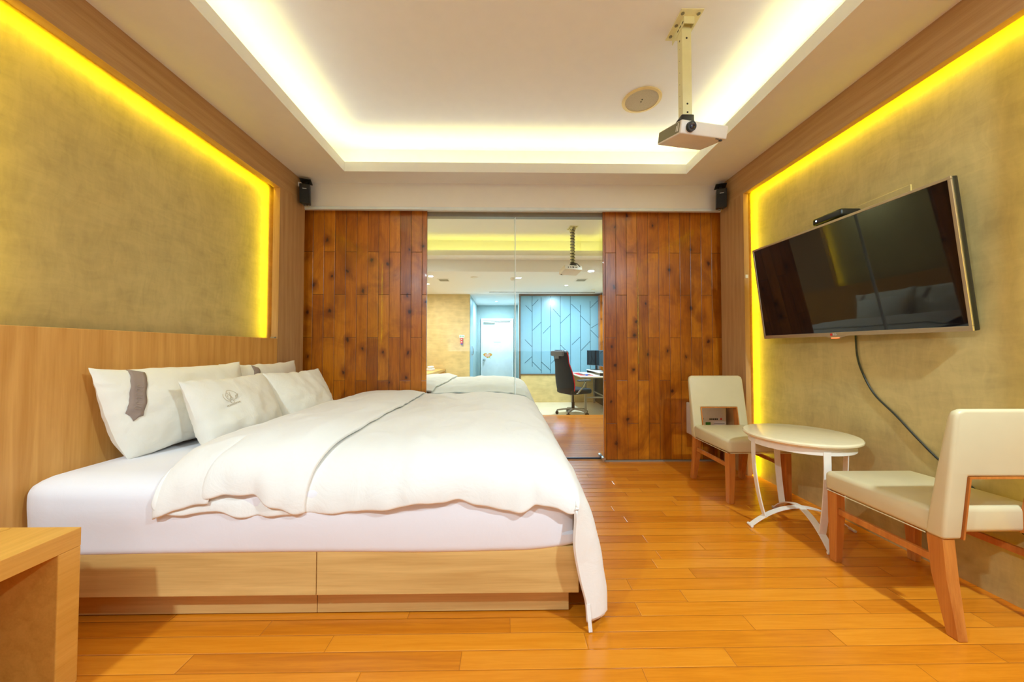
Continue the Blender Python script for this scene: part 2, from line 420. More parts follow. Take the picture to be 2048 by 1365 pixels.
def copy_tree(o, parent=None):
    c = o.copy(); C.objects.link(c)
    if parent: c.parent = parent
    for ch in [x for x in bpy.data.objects if x.parent == o]: copy_tree(ch, c)
    return c
def text_bm(s, size, depth=.0006):
    cu = bpy.data.curves.new('txt', 'FONT'); cu.body = s; cu.size = size; cu.extrude = depth; cu.align_x = 'CENTER'; cu.align_y = 'CENTER'
    o = bpy.data.objects.new('txt', cu); C.objects.link(o)
    dg = bpy.context.evaluated_depsgraph_get(); me = bpy.data.meshes.new_from_object(o.evaluated_get(dg))
    bm = bmesh.new(); bm.from_mesh(me); bpy.data.meshes.remove(me)
    bpy.data.objects.remove(o); bpy.data.curves.remove(cu)
    return bm
def sm(t): t = max(0.0, min(1.0, t)); return t*t*(3-2*t)
def interp(pts, t):
    """piecewise catmull-rom through pts (t in 0..1)"""
    n = len(pts)-1; f = t*n; i = min(int(f), n-1); u = f-i
    p0, p1, p2, p3 = (Vector(pts[max(0, min(n, j))]) for j in (i-1, i, i+1, i+2))
    return .5*((2*p1) + (-p0+p2)*u + (2*p0-5*p1+4*p2-p3)*u*u + (-p0+3*p1-3*p2+p3)*u**3)

# ================================================================== STRUCTURE
b = bm_new(); box(b, -2.4, 2.5, -3.2, YP, -.25, 0.0); struct('floor', b, 'floor')
b = bm_new(); box(b, -3.4, 3.0, YP, 11.2, ZF-.1, ZF); struct('floor_entrance', b, 'tile')
# walls behind the camera
b = bm_new(); box(b, -2.4, 2.5, -3.2, -3.0, 0, 2.9); struct('wall_rear', b, 'rear')
b = bm_new(); box(b, -2.2, XL, -3.0, .35, 0, ZS); struct('wall_left_near', b, 'rear')
b = bm_new(); box(b, XR, 2.3, -3.0, .35, 0, ZS); struct('wall_right_near', b, 'rear')

# ceilings: soffit with a raised tray and light cove
def tray(nm, ya, yb, y0, y1, x0=-2.2, x1=2.3):
    b = bm_new(); zt = ZS + .022; lip = .026; zl = ZS + .084
    box(b, x0, TX[0]-lip, ya, yb, ZS, zt); box(b, TX[1]+lip, x1, ya, yb, ZS, zt)
    box(b, TX[0]-lip, TX[1]+lip, ya, y0-lip, ZS, zt); box(b, TX[0]-lip, TX[1]+lip, y1+lip, yb, ZS, zt)
    # upstand lip round the opening
    box(b, TX[0]-lip, TX[0], y0-lip, y1+lip, ZS, zl); box(b, TX[1], TX[1]+lip, y0-lip, y1+lip, ZS, zl)
    box(b, TX[0], TX[1], y0-lip, y0, ZS, zl); box(b, TX[0], TX[1], y1, y1+lip, ZS, zl)
    o = .2
    box(b, TX[0]-o-.05, TX[0]-o, y0-o, y1+o, zt-.004, ZU); box(b, TX[1]+o, TX[1]+o+.05, y0-o, y1+o, zt-.004, ZU)
    box(b, TX[0]-o, TX[1]+o, y0-o-.05, y0-o, zt-.004, ZU); box(b, TX[0]-o, TX[1]+o, y1+o, y1+o+.05, zt-.004, ZU)
    box(b, TX[0]-o-.05, TX[1]+o+.05, y0-o-.05, y1+o+.05, ZU, ZU+.05)
    return struct(nm, b, 'white')
tray('ceiling', -3.2, 3.42, *T1)
tray('ceiling_beyond', 3.42, YE+.12, *T2)
b = bm_new(); box(b, -3.4, 3.0, YE+.119, 11.2, ZE, ZE+.4); struct('ceiling_entrance', b, 'white')

# white header over the sliding doors
b = bm_new(); box(b, XL-.1, XR+.1, HD, 3.50, 2.372, ZS+.01)
struct('wall_header', b, 'header')
b = bm_new(); box(b, XL-.1, XR+.1, HD-.006, HD+.03, 2.348, 2.374, .003); struct('trim_1', b, 'doorwhite')
b = bm_new(); box(b, XL-.1, XR+.1, 3.425, 3.49, 2.33, 2.374); struct('trim_2', b, 'greymetal')

# wood clad wall, left and right of the glass doors
b = bm_new(); box(b, -2.15, -.755, BW, BW+.03, .013, 2.374, .004); struct('wall_back_left', b, 'pine')
b = bm_new(); box(b, .921, 2.2, BW, BW+.03, .013, 2.374, .004); struct('wall_back_right', b, 'pine')
b = bm_new(); box(b, .921, XR+.1, BW-.016, BW+.03, 0, .012); box(b, XL-.1, -.755, BW-.016, BW+.03, 0, .012); struct('trim_3', b, 'greymetal')

# side walls: plaster niche behind an oak frame
def side_wall(side, y0, y1, zb, nm, flip=False):
    f = (lambda y: 2*MY - y) if flip else (lambda y: y)
    X = XL if side < 0 else XR; P = PL if side < 0 else PR; s = side
    th = .052 if side < 0 else .042
    def bx(b, xa, xb, ya, yb, za, zc, bev=0):
        ya, yb = sorted((f(ya), f(yb))); xa, xb = sorted((xa, xb)); box(b, xa, xb, ya, yb, za, zc, bev)
    b = bm_new(); bx(b, P, P + s*.12, .2, 3.42, 0, ZS); struct(nm, b, 'plaster')
    b = bm_new()                                   # vertical posts
    bx(b, X, X + s*th, y1, 3.31, 0, zb); bx(b, X, X + s*th, .35, y0, 1.1435 if side < 0 else 0, zb)
    bx(b, X + s*th, P, y1+.08, 3.42, 0, ZS); bx(b, X + s*th, P, .35, y0-.08, 0, ZS)
    struct(nm + '_frame_post', b, 'oak')
    b = bm_new(); bx(b, X, X + s*th, .35, 3.31, zb, ZS); bx(b, X + s*th, P, .35, 3.42, zb+.08, ZS)
    struct(nm + '_frame_beam', b, 'oak_y')
side_wall(-1, 1.25, 2.948, 2.384, 'wall_left')
side_wall(1, 1.22, 2.99, 2.378, 'wall_right')
side_wall(-1, 1.25, 2.948, 2.384, 'wall_left_beyond', flip=True)
b = bm_new(); box(b, 2.3, 2.45, 3.42, 8.7, ZF, ZS); struct('wall_right_beyond', b, 'plaster_far')
b = bm_new(); box(b, PR, 2.4, 3.42, 3.6, 0, ZS); struct('trim_4', b, 'oak')

# entrance beyond the platform
b = bm_new(); box(b, -2.2, 2.2, YP-.03, YP, ZF, -.002); struct('trim_5', b, 'oak')
b = bm_new(); box(b, -3.4, 3.0, YE, YE+.12, ZE, ZS+.02); struct('wall_beam', b, 'white')
b = bm_new(); box(b, -3.0, -.885, 8.66, 8.8, ZF, ZE); struct('wall_entrance_left', b, 'plaster_far')
b = bm_new(); box(b, -3.3, -3.0, YE, 8.8, ZF, ZE); struct('wall_entrance_side', b, 'plaster_far')
b = bm_new(); box(b, -1.6, .9, 10.81, 10.95, ZF, ZE); struct('wall_entrance_end', b, 'bluegrey')
b = bm_new(); box(b, -.98, -.885, 8.8, 10.81, ZF, ZE); struct('wall_passage_left', b, 'bluegrey')
b = bm_new(); box(b, .34, .42, 8.7, 10.81, ZF, ZE); struct('wall_passage_right', b, 'bluegrey')
b = bm_new(); box(b, .34, 2.26, 8.56, 8.7, ZF, .455); struct('wall_partition_base', b, 'plaster_far')
b = bm_new(); box(b, .30, .335, 8.54, 8.7, ZF, ZE); box(b, .335, 2.24, 8.54, 8.6, 2.34, ZE); box(b, .335, 2.24, 8.54, 8.58, .455, .475); struct('trim_6', b, 'bronze')
b = bm_new(); box(b, 2.19, 2.29, 8.35, 8.53, ZF, 2.34, .004); struct('trim_7', b, 'pine')
b = bm_new(); box(b, -.40, 2.05, 8.26, 8.30, ZE-.014, ZE); struct('trim_8', b, 'greymetal')

# glass sliding doors
def glass_door(nm, x0, x1, y, seam):
    b = bm_new(); box(b, x0, x1, y, y+.010, .014, 2.36)
    o = struct(nm, b, 'glass')
    b = bm_new()
    if seam == 'R': box(b, x1-.0005, x1+.0055, y-.001, y+.011, .014, 2.36)
    else: box(b, x0-.002, x0+.001, y-.001, y+.011, .014, 2.36)
    obj('lit_glass_edge', b, 'lit_glassedge', o, False)
    b = bm_new(); box(b, x0, x1, y-.003, y+.013, .004, .016); obj('bottom_seal', b, 'black', o, False)
    return o
d1 = glass_door('door_1', -.88, .083, 3.435, 'R')
d2 = glass_door('door_2', .075, 1.02, 3.458, 'L')
b = bm_new(); cyl(b, (.905, 3.345, .034), (.905, 3.40, .034), .017); cyl(b, (.905, 3.40, .034), (.905, 3.412, .034), .011); cyl(b, (.892, 3.412, .045), (.892, 3.45, .045), .018)
obj('floor_bolt', b, 'chrome', d2)

# entrance door
b = bm_new()
xa, xb, zt = -.765, .205, 1.99
box(b, xa, xa+.05, 10.76, 10.81, ZF, zt); box(b, xb-.05, xb, 10.76, 10.81, ZF, zt); box(b, xa+.05, xb-.05, 10.76, 10.81, zt-.05, zt)
d3 = struct('door_3', b, 'doorwhite')
b = bm_new(); box(b, xa+.052, xb-.052, 10.785, 10.81, ZF+.01, zt-.052, .003); obj('door_leaf', b, 'doorwhite', d3)
b = bm_new(); box(b, xa+.08, xa+.42, 10.74, 10.785, 1.83, 1.89, .008); box(b, xa+.3, xb-.1, 10.75, 10.765, 1.895, 1.915); obj('door_closer', b, 'greymetal', d3)
b = bm_new(); cyl(b, (xa+.10, 10.785, .745), (xa+.10, 10.745, .745), .012); sphere(b, (xa+.10, 10.725, .745), .033, (1, .8, 1)); cyl(b, (xa+.10, 10.786, .745), (xa+.10, 10.776, .745), .036); obj('door_knob', b, 'chrome', d3)
# clear glass door with a handle standing open in the passage
b = bm_new(); box(b, -.885, -.875, 8.68, 9.35, ZF+.02, 2.3); d4 = struct('door_4', b, 'bluefrost')
b = bm_new(); tube(b, [(-.872, 9.1, .92), (-.845, 9.1, .93), (-.845, 9.1, 1.12), (-.872, 9.1, 1.13)], .012); obj('door_handle', b, 'chrome', d4)

# frosted partition with clear etched lines
KX = 8.56/718
def pp(cx, cy): return ((1030+cx/6.826-1013)*KX, 1.05+(700-(580+cy/6.826))*KX)
part = thing('glass_partition', 'tall frosted blue glass partition with clear branching lines beside the entrance door', 'partition', (1.23, 8.57, .475))
b = bm_new(); box(b, .337-1.23, 2.235-1.23, 0, .012, 0, 2.34-.475); obj('glass_panel', b, 'bluefrost', part, False)
segs = [(235, 80, 235, 1050), (360, 100, 360, 1140), (487, 80, 487, 1140), (623, 80, 623, 1140), (760, 80, 760, 1140), (897, 200, 897, 1140), (1033, 150, 1033, 1140),
        (145, 210, 235, 300), (240, 215, 320, 130), (520, 255, 623, 370), (240, 555, 360, 440), (385, 595, 487, 490), (625, 455, 760, 325), (775, 190, 897, 305),
        (900, 350, 1033, 485), (1040, 240, 1145, 140), (1040, 550, 1145, 655), (135, 680, 235, 780), (135, 1000, 235, 910), (240, 985, 360, 1105), (360, 985, 487, 1100),
        (495, 1005, 570, 930), (625, 755, 740, 870), (780, 750, 897, 640), (905, 830, 1033, 700), (1045, 520, 1145, 460)]
b = bm_new()
for (ax, ay, bx_, by) in segs:
    (x0, z0), (x1, z1) = pp(ax, ay), pp(bx_, by)
    ribbon(b, [(x0-1.23, -.002, z0-.475), (x1-1.23, -.002, z1-.475)], Vector((z1-z0, 0, -(x1-x0))), .009, .003)
obj('etched_lines', b, 'etch', part, False)

# ================================================================== BED
BX, BY = -.80, 2.36
def make_bed():
    t = thing('bed', 'wide low oak platform bed with a white sheeted mattress against the headboard', 'bed', (BX, BY, 0))
    def L(x0, x1, y0, y1): return (x0-BX, x1-BX, y0-BY, y1-BY)
    g = .0015
    b = bm_new(); box(b, *L(XL+.012, -.752-g, 1.465, 1.49), 0.006, .112); box(b, *L(-.752+g, .25, 1.465, 1.49), 0.006, .112)
    box(b, *L(.225, .25, 1.49, 3.28), .006, .112); box(b, *L(XL+.012, .25, 3.26, 3.29), .006, .112)
    obj('plinth', b, 'bed', t, False)
    b = bm_new(); box(b, *L(XL+.012, -.727-g, 1.405, 1.43), .112, .288, .002); obj('side_board', b, 'bed', t, False)
    b = bm_new(); box(b, *L(-.727+g, .28, 1.405, 1.43), .112, .288, .002); obj('side_board', b, 'bed', t, False)
    b = bm_new(); box(b, *L(.255, .28, 1.43, 3.34), .112, .288, .002); obj('end_board', b, 'bed', t, False)
    b = bm_new(); box(b, *L(XL+.012, .255, 3.315, 3.34), .112, .288, .002); obj('side_board', b, 'bed', t, False)
    b = bm_new(); box(b, *L(XL+.02, .25, 1.432, 3.31), .112, .262); obj('slat_base', b, 'bed', t, False)
    # mattress: soft box in a fitted sheet
    b = bm_new(); nx, ny = 70, 60
    x0, x1, y0, y1, z0, z1 = XL+.006, .278, 1.400, 3.36, .262, .552
    t2 = bmesh.new(); bmesh.ops.create_cube(t2, size=2.0)
    bmesh.ops.subdivide_edges(t2, edges=t2.edges[:], cuts=24, use_grid_fill=True)
    for v in t2.verts:
        p = v.co.copy()
        # round the edges: push towards a rounded box
        hx, hy, hz = (x1-x0)/2, (y1-y0)/2, (z1-z0)/2
        q = Vector((math.copysign(abs(p.x)**.75, p.x)*hx, math.copysign(abs(p.y)**.75, p.y)*hy, math.copysign(abs(p.z)**.8, p.z)*hz))
        r = .065 if p.z > -.4 else .03
        c = Vector((max(-hx+r, min(hx-r, q.x)), max(-hy+r, min(hy-r, q.y)), max(-hz+r, min(hz-r, q.z))))
        d = q-c
        if d.length > 1e-6: q = c + d.normalized()*min(r, max(d.length, r))
        w = Vector(((x0+x1)/2, (y0+y1)/2, (z0+z1)/2)) + q
        nz = noise.noise(Vector((w.x*2.2, w.y*2.2, w.z*5)))
        k = 1-abs(p.z)
        if p.y < -.5: w.y += nz*.010*k - .012*k*(1-abs(p.x)**4)
        if p.z > .5: w.z += nz*.004
        if p.z < -.3: w.z += .012*noise.noise(Vector((w.x*1.7+3, w.y*1.7, 0))) - .003
        if p.x > .3 and p.z < -.2: w.z += .022*sm((p.x-.75)/.25)*sm((-p.z-.2)/.8)
        v.co = w - Vector((BX, BY, 0))
    merge(b, t2); obj('mattress', b, 'sheet', t)
    return t
bed = make_bed()
bed2 = copy_tree(bed); bed2.location = (BX, 2*MY-BY, 0); bed2.scale = (1, -1, 1)
bed2['label'] = 'second platform bed with white mattress seen through the glass doors'

# headboards: veneered boards flush with the wall frame
def headboard(label, flip=False):
    b = bm_new(); h = (2.946-.36)/2; yc = (2.946+.36)/2
    box(b, -.05, 0, -h, h, 0, 1.142, .002)
    o = obj('headboard', b, 'head', None, False, (XL-.001, (2*MY-yc) if flip else yc, 0)); return tag(o, label, 'headboard')
headboard('long honey veneer headboard fixed to the left wall under the glowing plaster niche')
headboard('matching veneer headboard of the bed beyond the glass doors', True)

# duvet
def make_duvet():
    b = bm_new(); ns, nt = 150, 130
    # fold hem on top -> crease -> underside -> middle -> right shoulder -> hanging side
    prof = [(-.705, .672), (-.85, .697), (-1.05, .692), (-1.22, .676), (-1.33, .632), (-1.25, .590), (-1.0, .600), (-.75, .648), (-.5, .662), (-.25, .668), (-.02, .662), (.14, .640), (.240, .585), (.296, .475), (.342, .36), (.366, .25), (.382, .13), (.390, .022)]
    yf, yn = 3.335, 1.84
    grid = []
    for i in range(ns+1):
        s = i/ns; P = interp([(x, 0, z) for x, z in prof], s); row = []
        x, z = P.x, P.z
        hang = sm((s-.69)/.10)                       # 0 on the bed, 1 on the hanging side
        top = 1-sm((s-.22)/.06)                      # turned back layer
        for j in range(nt+1):
            t = j/nt
            if t < .60: y = yf + (yn-yf)*(t/.60); q = 0.0
            else: y = yn; q = (t-.60)/.40
            yh = yf + (1.43-yf)*min(1.0, t/.74); qh = max(0.0, (t-.74)/.26)
            a = q*PI/2*1.0
            # lying part rolls over the near mattress edge
            drop = .215 + .018*math.sin(x*9.0+1) + .02*noise.noise(Vector((x*3.1, 7, 0)))
            drop += .010*noise.noise(Vector((x*13, 3, 0))) - .055*sm((x+.02)/.22)
            if top < .6 and s < .46: drop -= .07*(1-sm((x+1.12)/.16))
            if top > 0: drop += .035*top*math.exp(-((x+.80)/.16)**2) - .01*top
            yy = y - .465*math.sin(a); zz = z - drop*(1-math.cos(a))**1.6
            if s < .5 and s > .27: yy += .010*(1-top)
            # slanting ends of the fold
            xx = x
            if top > .02: xx = x - .075*top*sm(q)*(1 if x > -1.1 else -.2) + .04*top*(t-.5)*(1 if x > -1.1 else 0)
            # hanging side closes round its near end
            hx = x - (x-.262)*sm(qh)*(.97 - .25*sm((s-.86)/.14)); hy = yh - .072*math.sin(qh*PI/2); hz = z
            xx = xx*(1-hang) + hx*hang; yy = yy*(1-hang) + hy*hang; zz = zz*(1-hang) + hz*hang
            # far side runs down slightly to the wall
            f = sm((.10-t)/.10); zz -= .035*f*(1-hang)
            p = Vector((xx, yy, zz))
            n = noise.noise(p*3.0) * .012 + noise.noise(Vector((p.x*9, p.y*5, p.z*9))) * .0055
            ridge = abs(noise.noise(Vector((p.x*6+11, p.y*3.2, 4.0))))
            n += .007*(1-min(1, ridge*5))
            edge = sm((t-.62)/.3)
            n += edge*.012*noise.noise(Vector((p.x*14, p.z*4, 2.0)))
            if hang > .5: p.x += n*1.2; p.y += n*.8
            else: p.z += n; p.y += n*edge
            p.z = max(p.z, .03 + .008*math.sin(p.y*20))
            if hang < .05: p.z = max(p.z, .30)
            row.append(p)
        grid.append(row)
    V = [[b.verts.new(p - Vector((BX, BY, 0))) for p in r] for r in grid]
    for i in range(ns):
        for j in range(nt): b.faces.new((V[i][j], V[i+1][j], V[i+1][j+1], V[i][j+1]))
    o = obj('duvet', b, 'duvet', None, True, (BX, BY, 0))
    md = o.modifiers.new('thick', 'SOLIDIFY'); md.thickness = .016; md.offset = 0; md.use_even_offset = False
    s2 = o.modifiers.new('smooth', 'SUBSURF'); s2.levels = 1; s2.render_levels = 1
    b = bm_new(); ribbon(b, [(.305-BX, 1.358-BY, .10), (.308-BX, 1.352-BY, .05), (.312-BX, 1.350-BY, .004)], (1, .1, 0), .014, .002)
    obj('corner_tie', b, 'duvet', o, False)
    return tag(o, 'white duvet on the near bed, top turned back and one corner hanging to the floor', 'duvet')
duvet = make_duvet()
duvet2 = copy_tree(duvet); duvet2.location = (BX, 2*MY-BY, 0); duvet2.scale = (1, -1, 1)
tag(duvet2, 'rumpled white duvet on the bed behind the glass doors', 'duvet')

# pillows ------------------------------------------------------------
class Pillow:
    def __init__(s, w, h, t, seed, nar=.05): s.w, s.h, s.t, s.k, s.nar = w, h, t, seed, nar
    def pt(s, u, v, side, off=0.0):
        X = u*s.w/2*(1-.045*(1-v*v))*(1-2*s.nar*((1-v)/2)**2.5); Z = v*s.h/2*(1-.075*(1-u*u))
        e = max(0.0, (1-u*u))**.46 * max(0.0, (1-v*v))**.46
        T = s.t/2*e*(1-.30*v)
        n = noise.noise(Vector((u*2.2+s.k, v*2.0, side*3+s.k)))*.14 + noise.noise(Vector((u*5+s.k, v*4, side)))*.07
        rim = min(1-abs(u), 1-abs(v))
        wr = .10*noise.noise(Vector((u*13, v*13, s.k)))*sm(1-rim*2.5)
        T *= 1+n+wr
        return Vector((T*side + off*side, X + .004*noise.noise(Vector((v*6, s.k, 1))), Z + .010*noise.noise(Vector((u*5, s.k, 5)))*abs(v)))
    def build(s):
        b = bm_new(); n, m = 48, 36
        rows = {}
        for side in (1, -1):
            for i in range(n+1):
                for j in range(m+1):
                    u = -1+2*i/n; v = -1+2*j/m
                    # denser near the rim
                    u = math.sin(u*PI/2)*.35+u*.65; v = math.sin(v*PI/2)*.35+v*.65
                    edge = i in (0, n) or j in (0, m)
                    if edge and side == -1: rows[(side, i, j)] = rows[(1, i, j)]
                    else: rows[(side, i, j)] = b.verts.new(s.pt(u, v, side))
            for i in range(n):
                for j in range(m):
                    q = [rows[(side, i, j)], rows[(side, i+1, j)], rows[(side, i+1, j+1)], rows[(side, i, j+1)]]
                    try: b.faces.new(q if side == 1 else q[::-1])
                    except ValueError: pass
        return b
def place_pillow(label, w, h, t, seed, center, rot, nar=.05):
    P = Pillow(w, h, t, seed, nar); o = obj('pillow', P.build(), 'pillow', None, True, center)
    o.rotation_euler = rot
    return tag(o, label, 'pillow'), P
def pillow_ribbon(o, P, ua, va, ub, vb, w=.052):
    b = bm_new(); n = 26; A = Vector((ua*P.w/2, va*P.h/2)); B = Vector((ub*P.w/2, vb*P.h/2)); d = (B-A).normalized(); nn = Vector((-d.y, d.x))
    rows = []
    for i in range(n+1):
        t = i/n; c = A.lerp(B, t); row = []
        hw = w/2 if t < .9 else w/2*max(.06, (1-t)/.1)*.62
        for k in range(5):
            q = c + nn*hw*(k/2-1); u, v = q.x/(P.w/2), q.y/(P.h/2)
            p = P.pt(max(-.999, min(.999, u)), max(-.999, min(.999, v)), 1, .004)
            row.append(b.verts.new(p))
        rows.append(row)
    for i in range(n):
        for k in range(4): b.faces.new((rows[i][k], rows[i+1][k], rows[i+1][k+1], rows[i][k+1]))
    rb = obj('ribbon', b, 'ribbon', o)
    md = rb.modifiers.new('thick', 'SOLIDIFY'); md.thickness = .002
    tag(rb, 'grey brown ribbon sewn diagonally')
    b = bm_new()
    for i in range(6):
        c = A.lerp(B, .34 + .085*i); pts = []
        for k in range(10):
            an = 2*PI*k/10 * (1.0 if i % 2 else .8)
            q = c + d*.006*math.sin(an) + nn*.011*math.cos(an)
            pts.append(P.pt(q.x/(P.w/2), q.y/(P.h/2), 1, .0065))
        tube(b, pts, .0009, 5)
    obj('embroidered_letters', b, 'thread_tone', rb)
rl, P1 = place_pillow('large white pillow against headboard with a long grey ribbon, nearest the camera', .82, .43, .215, 1.3, (-1.742, 1.985, .758), (0, math.radians(-10), math.radians(-3)), .12)
pillow_ribbon(rl, P1, -.60, .95, -.87, -.20, .058)
rr, P2 = place_pillow('large white pillow against headboard with a short grey ribbon, by the wood clad wall', .80, .43, .17, 5.1, (-1.765, 2.66, .745), (0, math.radians(-6), 0))
pillow_ribbon(rr, P2, -.30, .93, -.45, .25)
fl, P3 = place_pillow('small white pillow with embroidered emblem leaning at the front of the bed', .65, .40, .21, 9.7, (-1.530, 2.09, .712), (0, math.radians(-20), math.radians(2)))
fr, P4 = place_pillow('small plain white pillow at the front, close to the wood clad wall', .60, .40, .19, 14.2, (-1.485, 2.66, .715), (0, math.radians(-24), math.radians(-5)))
# embroidered emblem: a rose drawn in a heart, a leaf and a line of lettering
for src, lb in ((rl, 'large white pillow with grey ribbon on the bed beyond the glass doors'), (rr, 'second large pillow with ribbon on the bed beyond the glass doors'), (fl, 'small front pillow on the bed beyond the glass doors')):
    c = copy_tree(src); c.location.y = 2*MY-src.location.y; c.scale = (1, -1, 1); c.rotation_euler = (0, src.rotation_euler.y, -src.rotation_euler.z); tag(c, lb, 'pillow')
b = bm_new()
def emb(pts, r=.0011):
    W_ = []
    for (x, z) in pts:                       # emblem space in metres about its centre
        u = (-.155 + x)/(P3.w/2); v = (.065 + z)/(P3.h/2)
        W_.append(P3.pt(u, v, 1, .0012))
    tube(b, W_, r, 5)
def arc(cx, cz, rx, rz, a0, a1, n=18): return [(cx+rx*math.cos(math.radians(a0+(a1-a0)*k/n)), cz+rz*math.sin(math.radians(a0+(a1-a0)*k/n))) for k in range(n+1)]
emb(arc(-.016, .006, .026, .026, 130, 300)); emb(arc(.014, .012, .030, .030, 150, -60)); emb(arc(-.012, .006, .015, .019, 60, 330))
emb(arc(-.010, .004, .008, .011, 200, -80)); emb(arc(.012, .010, .010, .020, 100, 280)); emb(arc(0, -.026, .011, .011, 0, 360)); emb(arc(.040, .0, .012, .008, 200, 60))
emb([(.012, -.02), (.028, -.008), (.048, .012), (.052, .018)])
for k in range(10): emb(arc(-.036+k*.0085, -.047 + k*.0012, .0034, .0042, 40*k, 40*k+300, 8), .0009)
tag(obj('embroidery', b, 'thread', fl), 'beige embroidered heart emblem')

# nightstand -----------------------------------------------------------
t = thing('nightstand', 'light oak open bedside table in the near left corner, beside the headboard', 'nightstand', (-1.605, .885, 0))
hx, hy, H_ = .245, .30, .483; th = .058
b = bm_new(); box(b, -hx, hx, -hy, hy, H_-th, H_, .002); obj('top', b, 'stand', t, False)
b = bm_new(); box(b, -hx, hx, hy-th, hy, 0, H_-th, .003); obj('side_panel', b, 'stand', t, False)
b = bm_new(); box(b, -hx, hx, -hy, -hy+th, 0, H_-th, .003); obj('side_panel', b, 'stand', t, False)
b = bm_new(); box(b, -hx, hx-.002, -hy+th, hy-th, 0, .02); obj('bottom_shelf', b, 'stand', t, False)
b = bm_new(); box(b, -hx, -hx+.018, -hy+th, hy-th, .02, H_-th); obj('back_panel', b, 'stand', t, False)
b = bm_new()
tube(b, [(-1.66, 1.09, .485), (-1.66, 1.09, .50), (-1.645, 1.10, .528), (-1.61, 1.10, .535), (-1.578, 1.10, .548), (-1.572, 1.10, .568), (-1.585, 1.10, .588), (-1.62, 1.10, .596), (-1.68, 1.10, .592), (-1.74, 1.09, .54), (-1.75, 1.09, .485)], .0028)
tag(obj('cord', b, 'greymetal'), 'thin grey cord looping up from the bedside table', 'cord')

# ================================================================== CHAIRS
def make_chair(label, loc, rot):
    t = thing('chair', label, 'chair', loc, rot, None)
    hw = .222
    # seat cushion: rounded block, crowned
    b = bm_new(); box(b, -hw, hw, -.185, .272, .345, .447, .022, 4)
    for v in b.verts:
        if v.co.z > .42: v.co.z += .008*(1-(v.co.x/hw)**2) - .012*sm((v.co.y-.18)/.1)
    obj('seat', b, 'leather', t)
    b = bm_new()
    for s in (-1, 1): tube(b, [(s*(hw+.0005), -.17, .3465), (s*(hw+.0005), .255, .3465)], .0025, 6)
    tube(b, [(-hw+.01, .2725, .3465), (hw-.01, .2725, .3465)], .0025, 6)
    obj('piping', b, 'leather', t)
    # back: two stiles and an upper pad, thick below and thin above, leaning back
    def yz(z):
        k = (z-.345)/.49
        return (-.165-.085*k**1.1, -.228-.052*k)      # front and rear face
    hwb = .222; ho = .150
    out = [(-hwb, .345), (-hwb, .46), (-hwb, .60), (-hwb, .80), (-hwb+.006, .826), (-hwb+.028, .835), (hwb-.028, .835), (hwb-.006, .826), (hwb, .80), (hwb, .60), (hwb, .46), (hwb, .345), (ho, .345), (ho, .46), (ho, .585), (-ho, .585), (-ho, .46), (-ho, .345)]
    b = bm_new()
    F = [b.verts.new((x, yz(z)[0], z)) for x, z in out]; K = [b.verts.new((x, yz(z)[1], z)) for x, z in out]; n = len(out)
    for k in range(n): b.faces.new((F[k], F[(k+1) % n], K[(k+1) % n], K[k]))
    quads = [(0, 1, 16, 17), (1, 2, 15, 16), (11, 12, 13, 10), (10, 13, 14, 9)]
    for q in quads:
        b.faces.new([F[k] for k in q]); b.faces.new([K[k] for k in q][::-1])
    top = [2, 3, 4, 5, 6, 7, 8, 9, 14, 15]
    b.faces.new([F[k] for k in top]); b.faces.new([K[k] for k in top][::-1])
    bmesh.ops.recalc_face_normals(b, faces=b.faces[:])
    sharp = [e for e in b.edges if len(e.link_faces) == 2 and e.calc_face_angle(0) > .6]
    bmesh.ops.bevel(b, geom=sharp, offset=.013, segments=4, affect='EDGES', profile=.5, clamp_overlap=True)
    obj('backrest', b, 'leather', t)
    b = bm_new(); f0, r0 = yz(.585); f1, r1 = yz(.35)
    for s in (-1, 1):
        loft(b, [[(s*ho, yz(z)[0]-.003, z), (s*(ho-.007), yz(z)[0]-.003, z), (s*(ho-.007), yz(z)[1]-.002, z), (s*ho, yz(z)[1]-.002, z)] for z in (.346, .45, .52, .585)])
    box(b, -ho+.007, ho-.007, r0-.002, f0-.003, .578, .5855)
    obj('wood_lining', b, 'leg', t, False)
    # legs
    for s in (-1, 1):
        b = bm_new(); x1 = s*(hw-.006); x0 = s*(hw-.052); xb0 = s*(hw-.040)
        loft(b, [[(x1, .262, .345), (x0, .262, .345), (x0, .212, .345), (x1, .212, .345)], [(x1, .262, .22), (x0, .262, .22), (x0, .213, .22), (x1, .213, .22)], [(x1, .258, 0), (xb0, .258, 0), (xb0, .222, 0), (x1, .222, 0)]])
        bevel_all(b, .003, 1); obj('leg', b, 'leg', t, False)
        b = bm_new(); loft(b, [[(x1, -.165, .345), (x0, -.165, .345), (x0, -.222, .345), (x1, -.222, .345)], [(x1, -.178, .2), (x0, -.178, .2), (x0, -.232, .2), (x1, -.232, .2)], [(x1, -.222, 0), (xb0, -.222, 0), (xb0, -.262, 0), (x1, -.262, 0)]])
        bevel_all(b, .003, 1); obj('leg', b, 'leg', t, False)
        b = bm_new(); xs = s*(hw-.024)
        box(b, xs-.008, xs+.008, -.185, .215, .238, .266, .002); obj('stretcher', b, 'leg', t, False)
    return t
ch1 = make_chair('cream leather chair nearest the camera with its back turned, on orange wood legs', (1.838, 1.548, 0), 0)
ch2 = make_chair('far cream leather chair facing the room beside the wood clad wall', (1.728, 2.698, 0), PI)

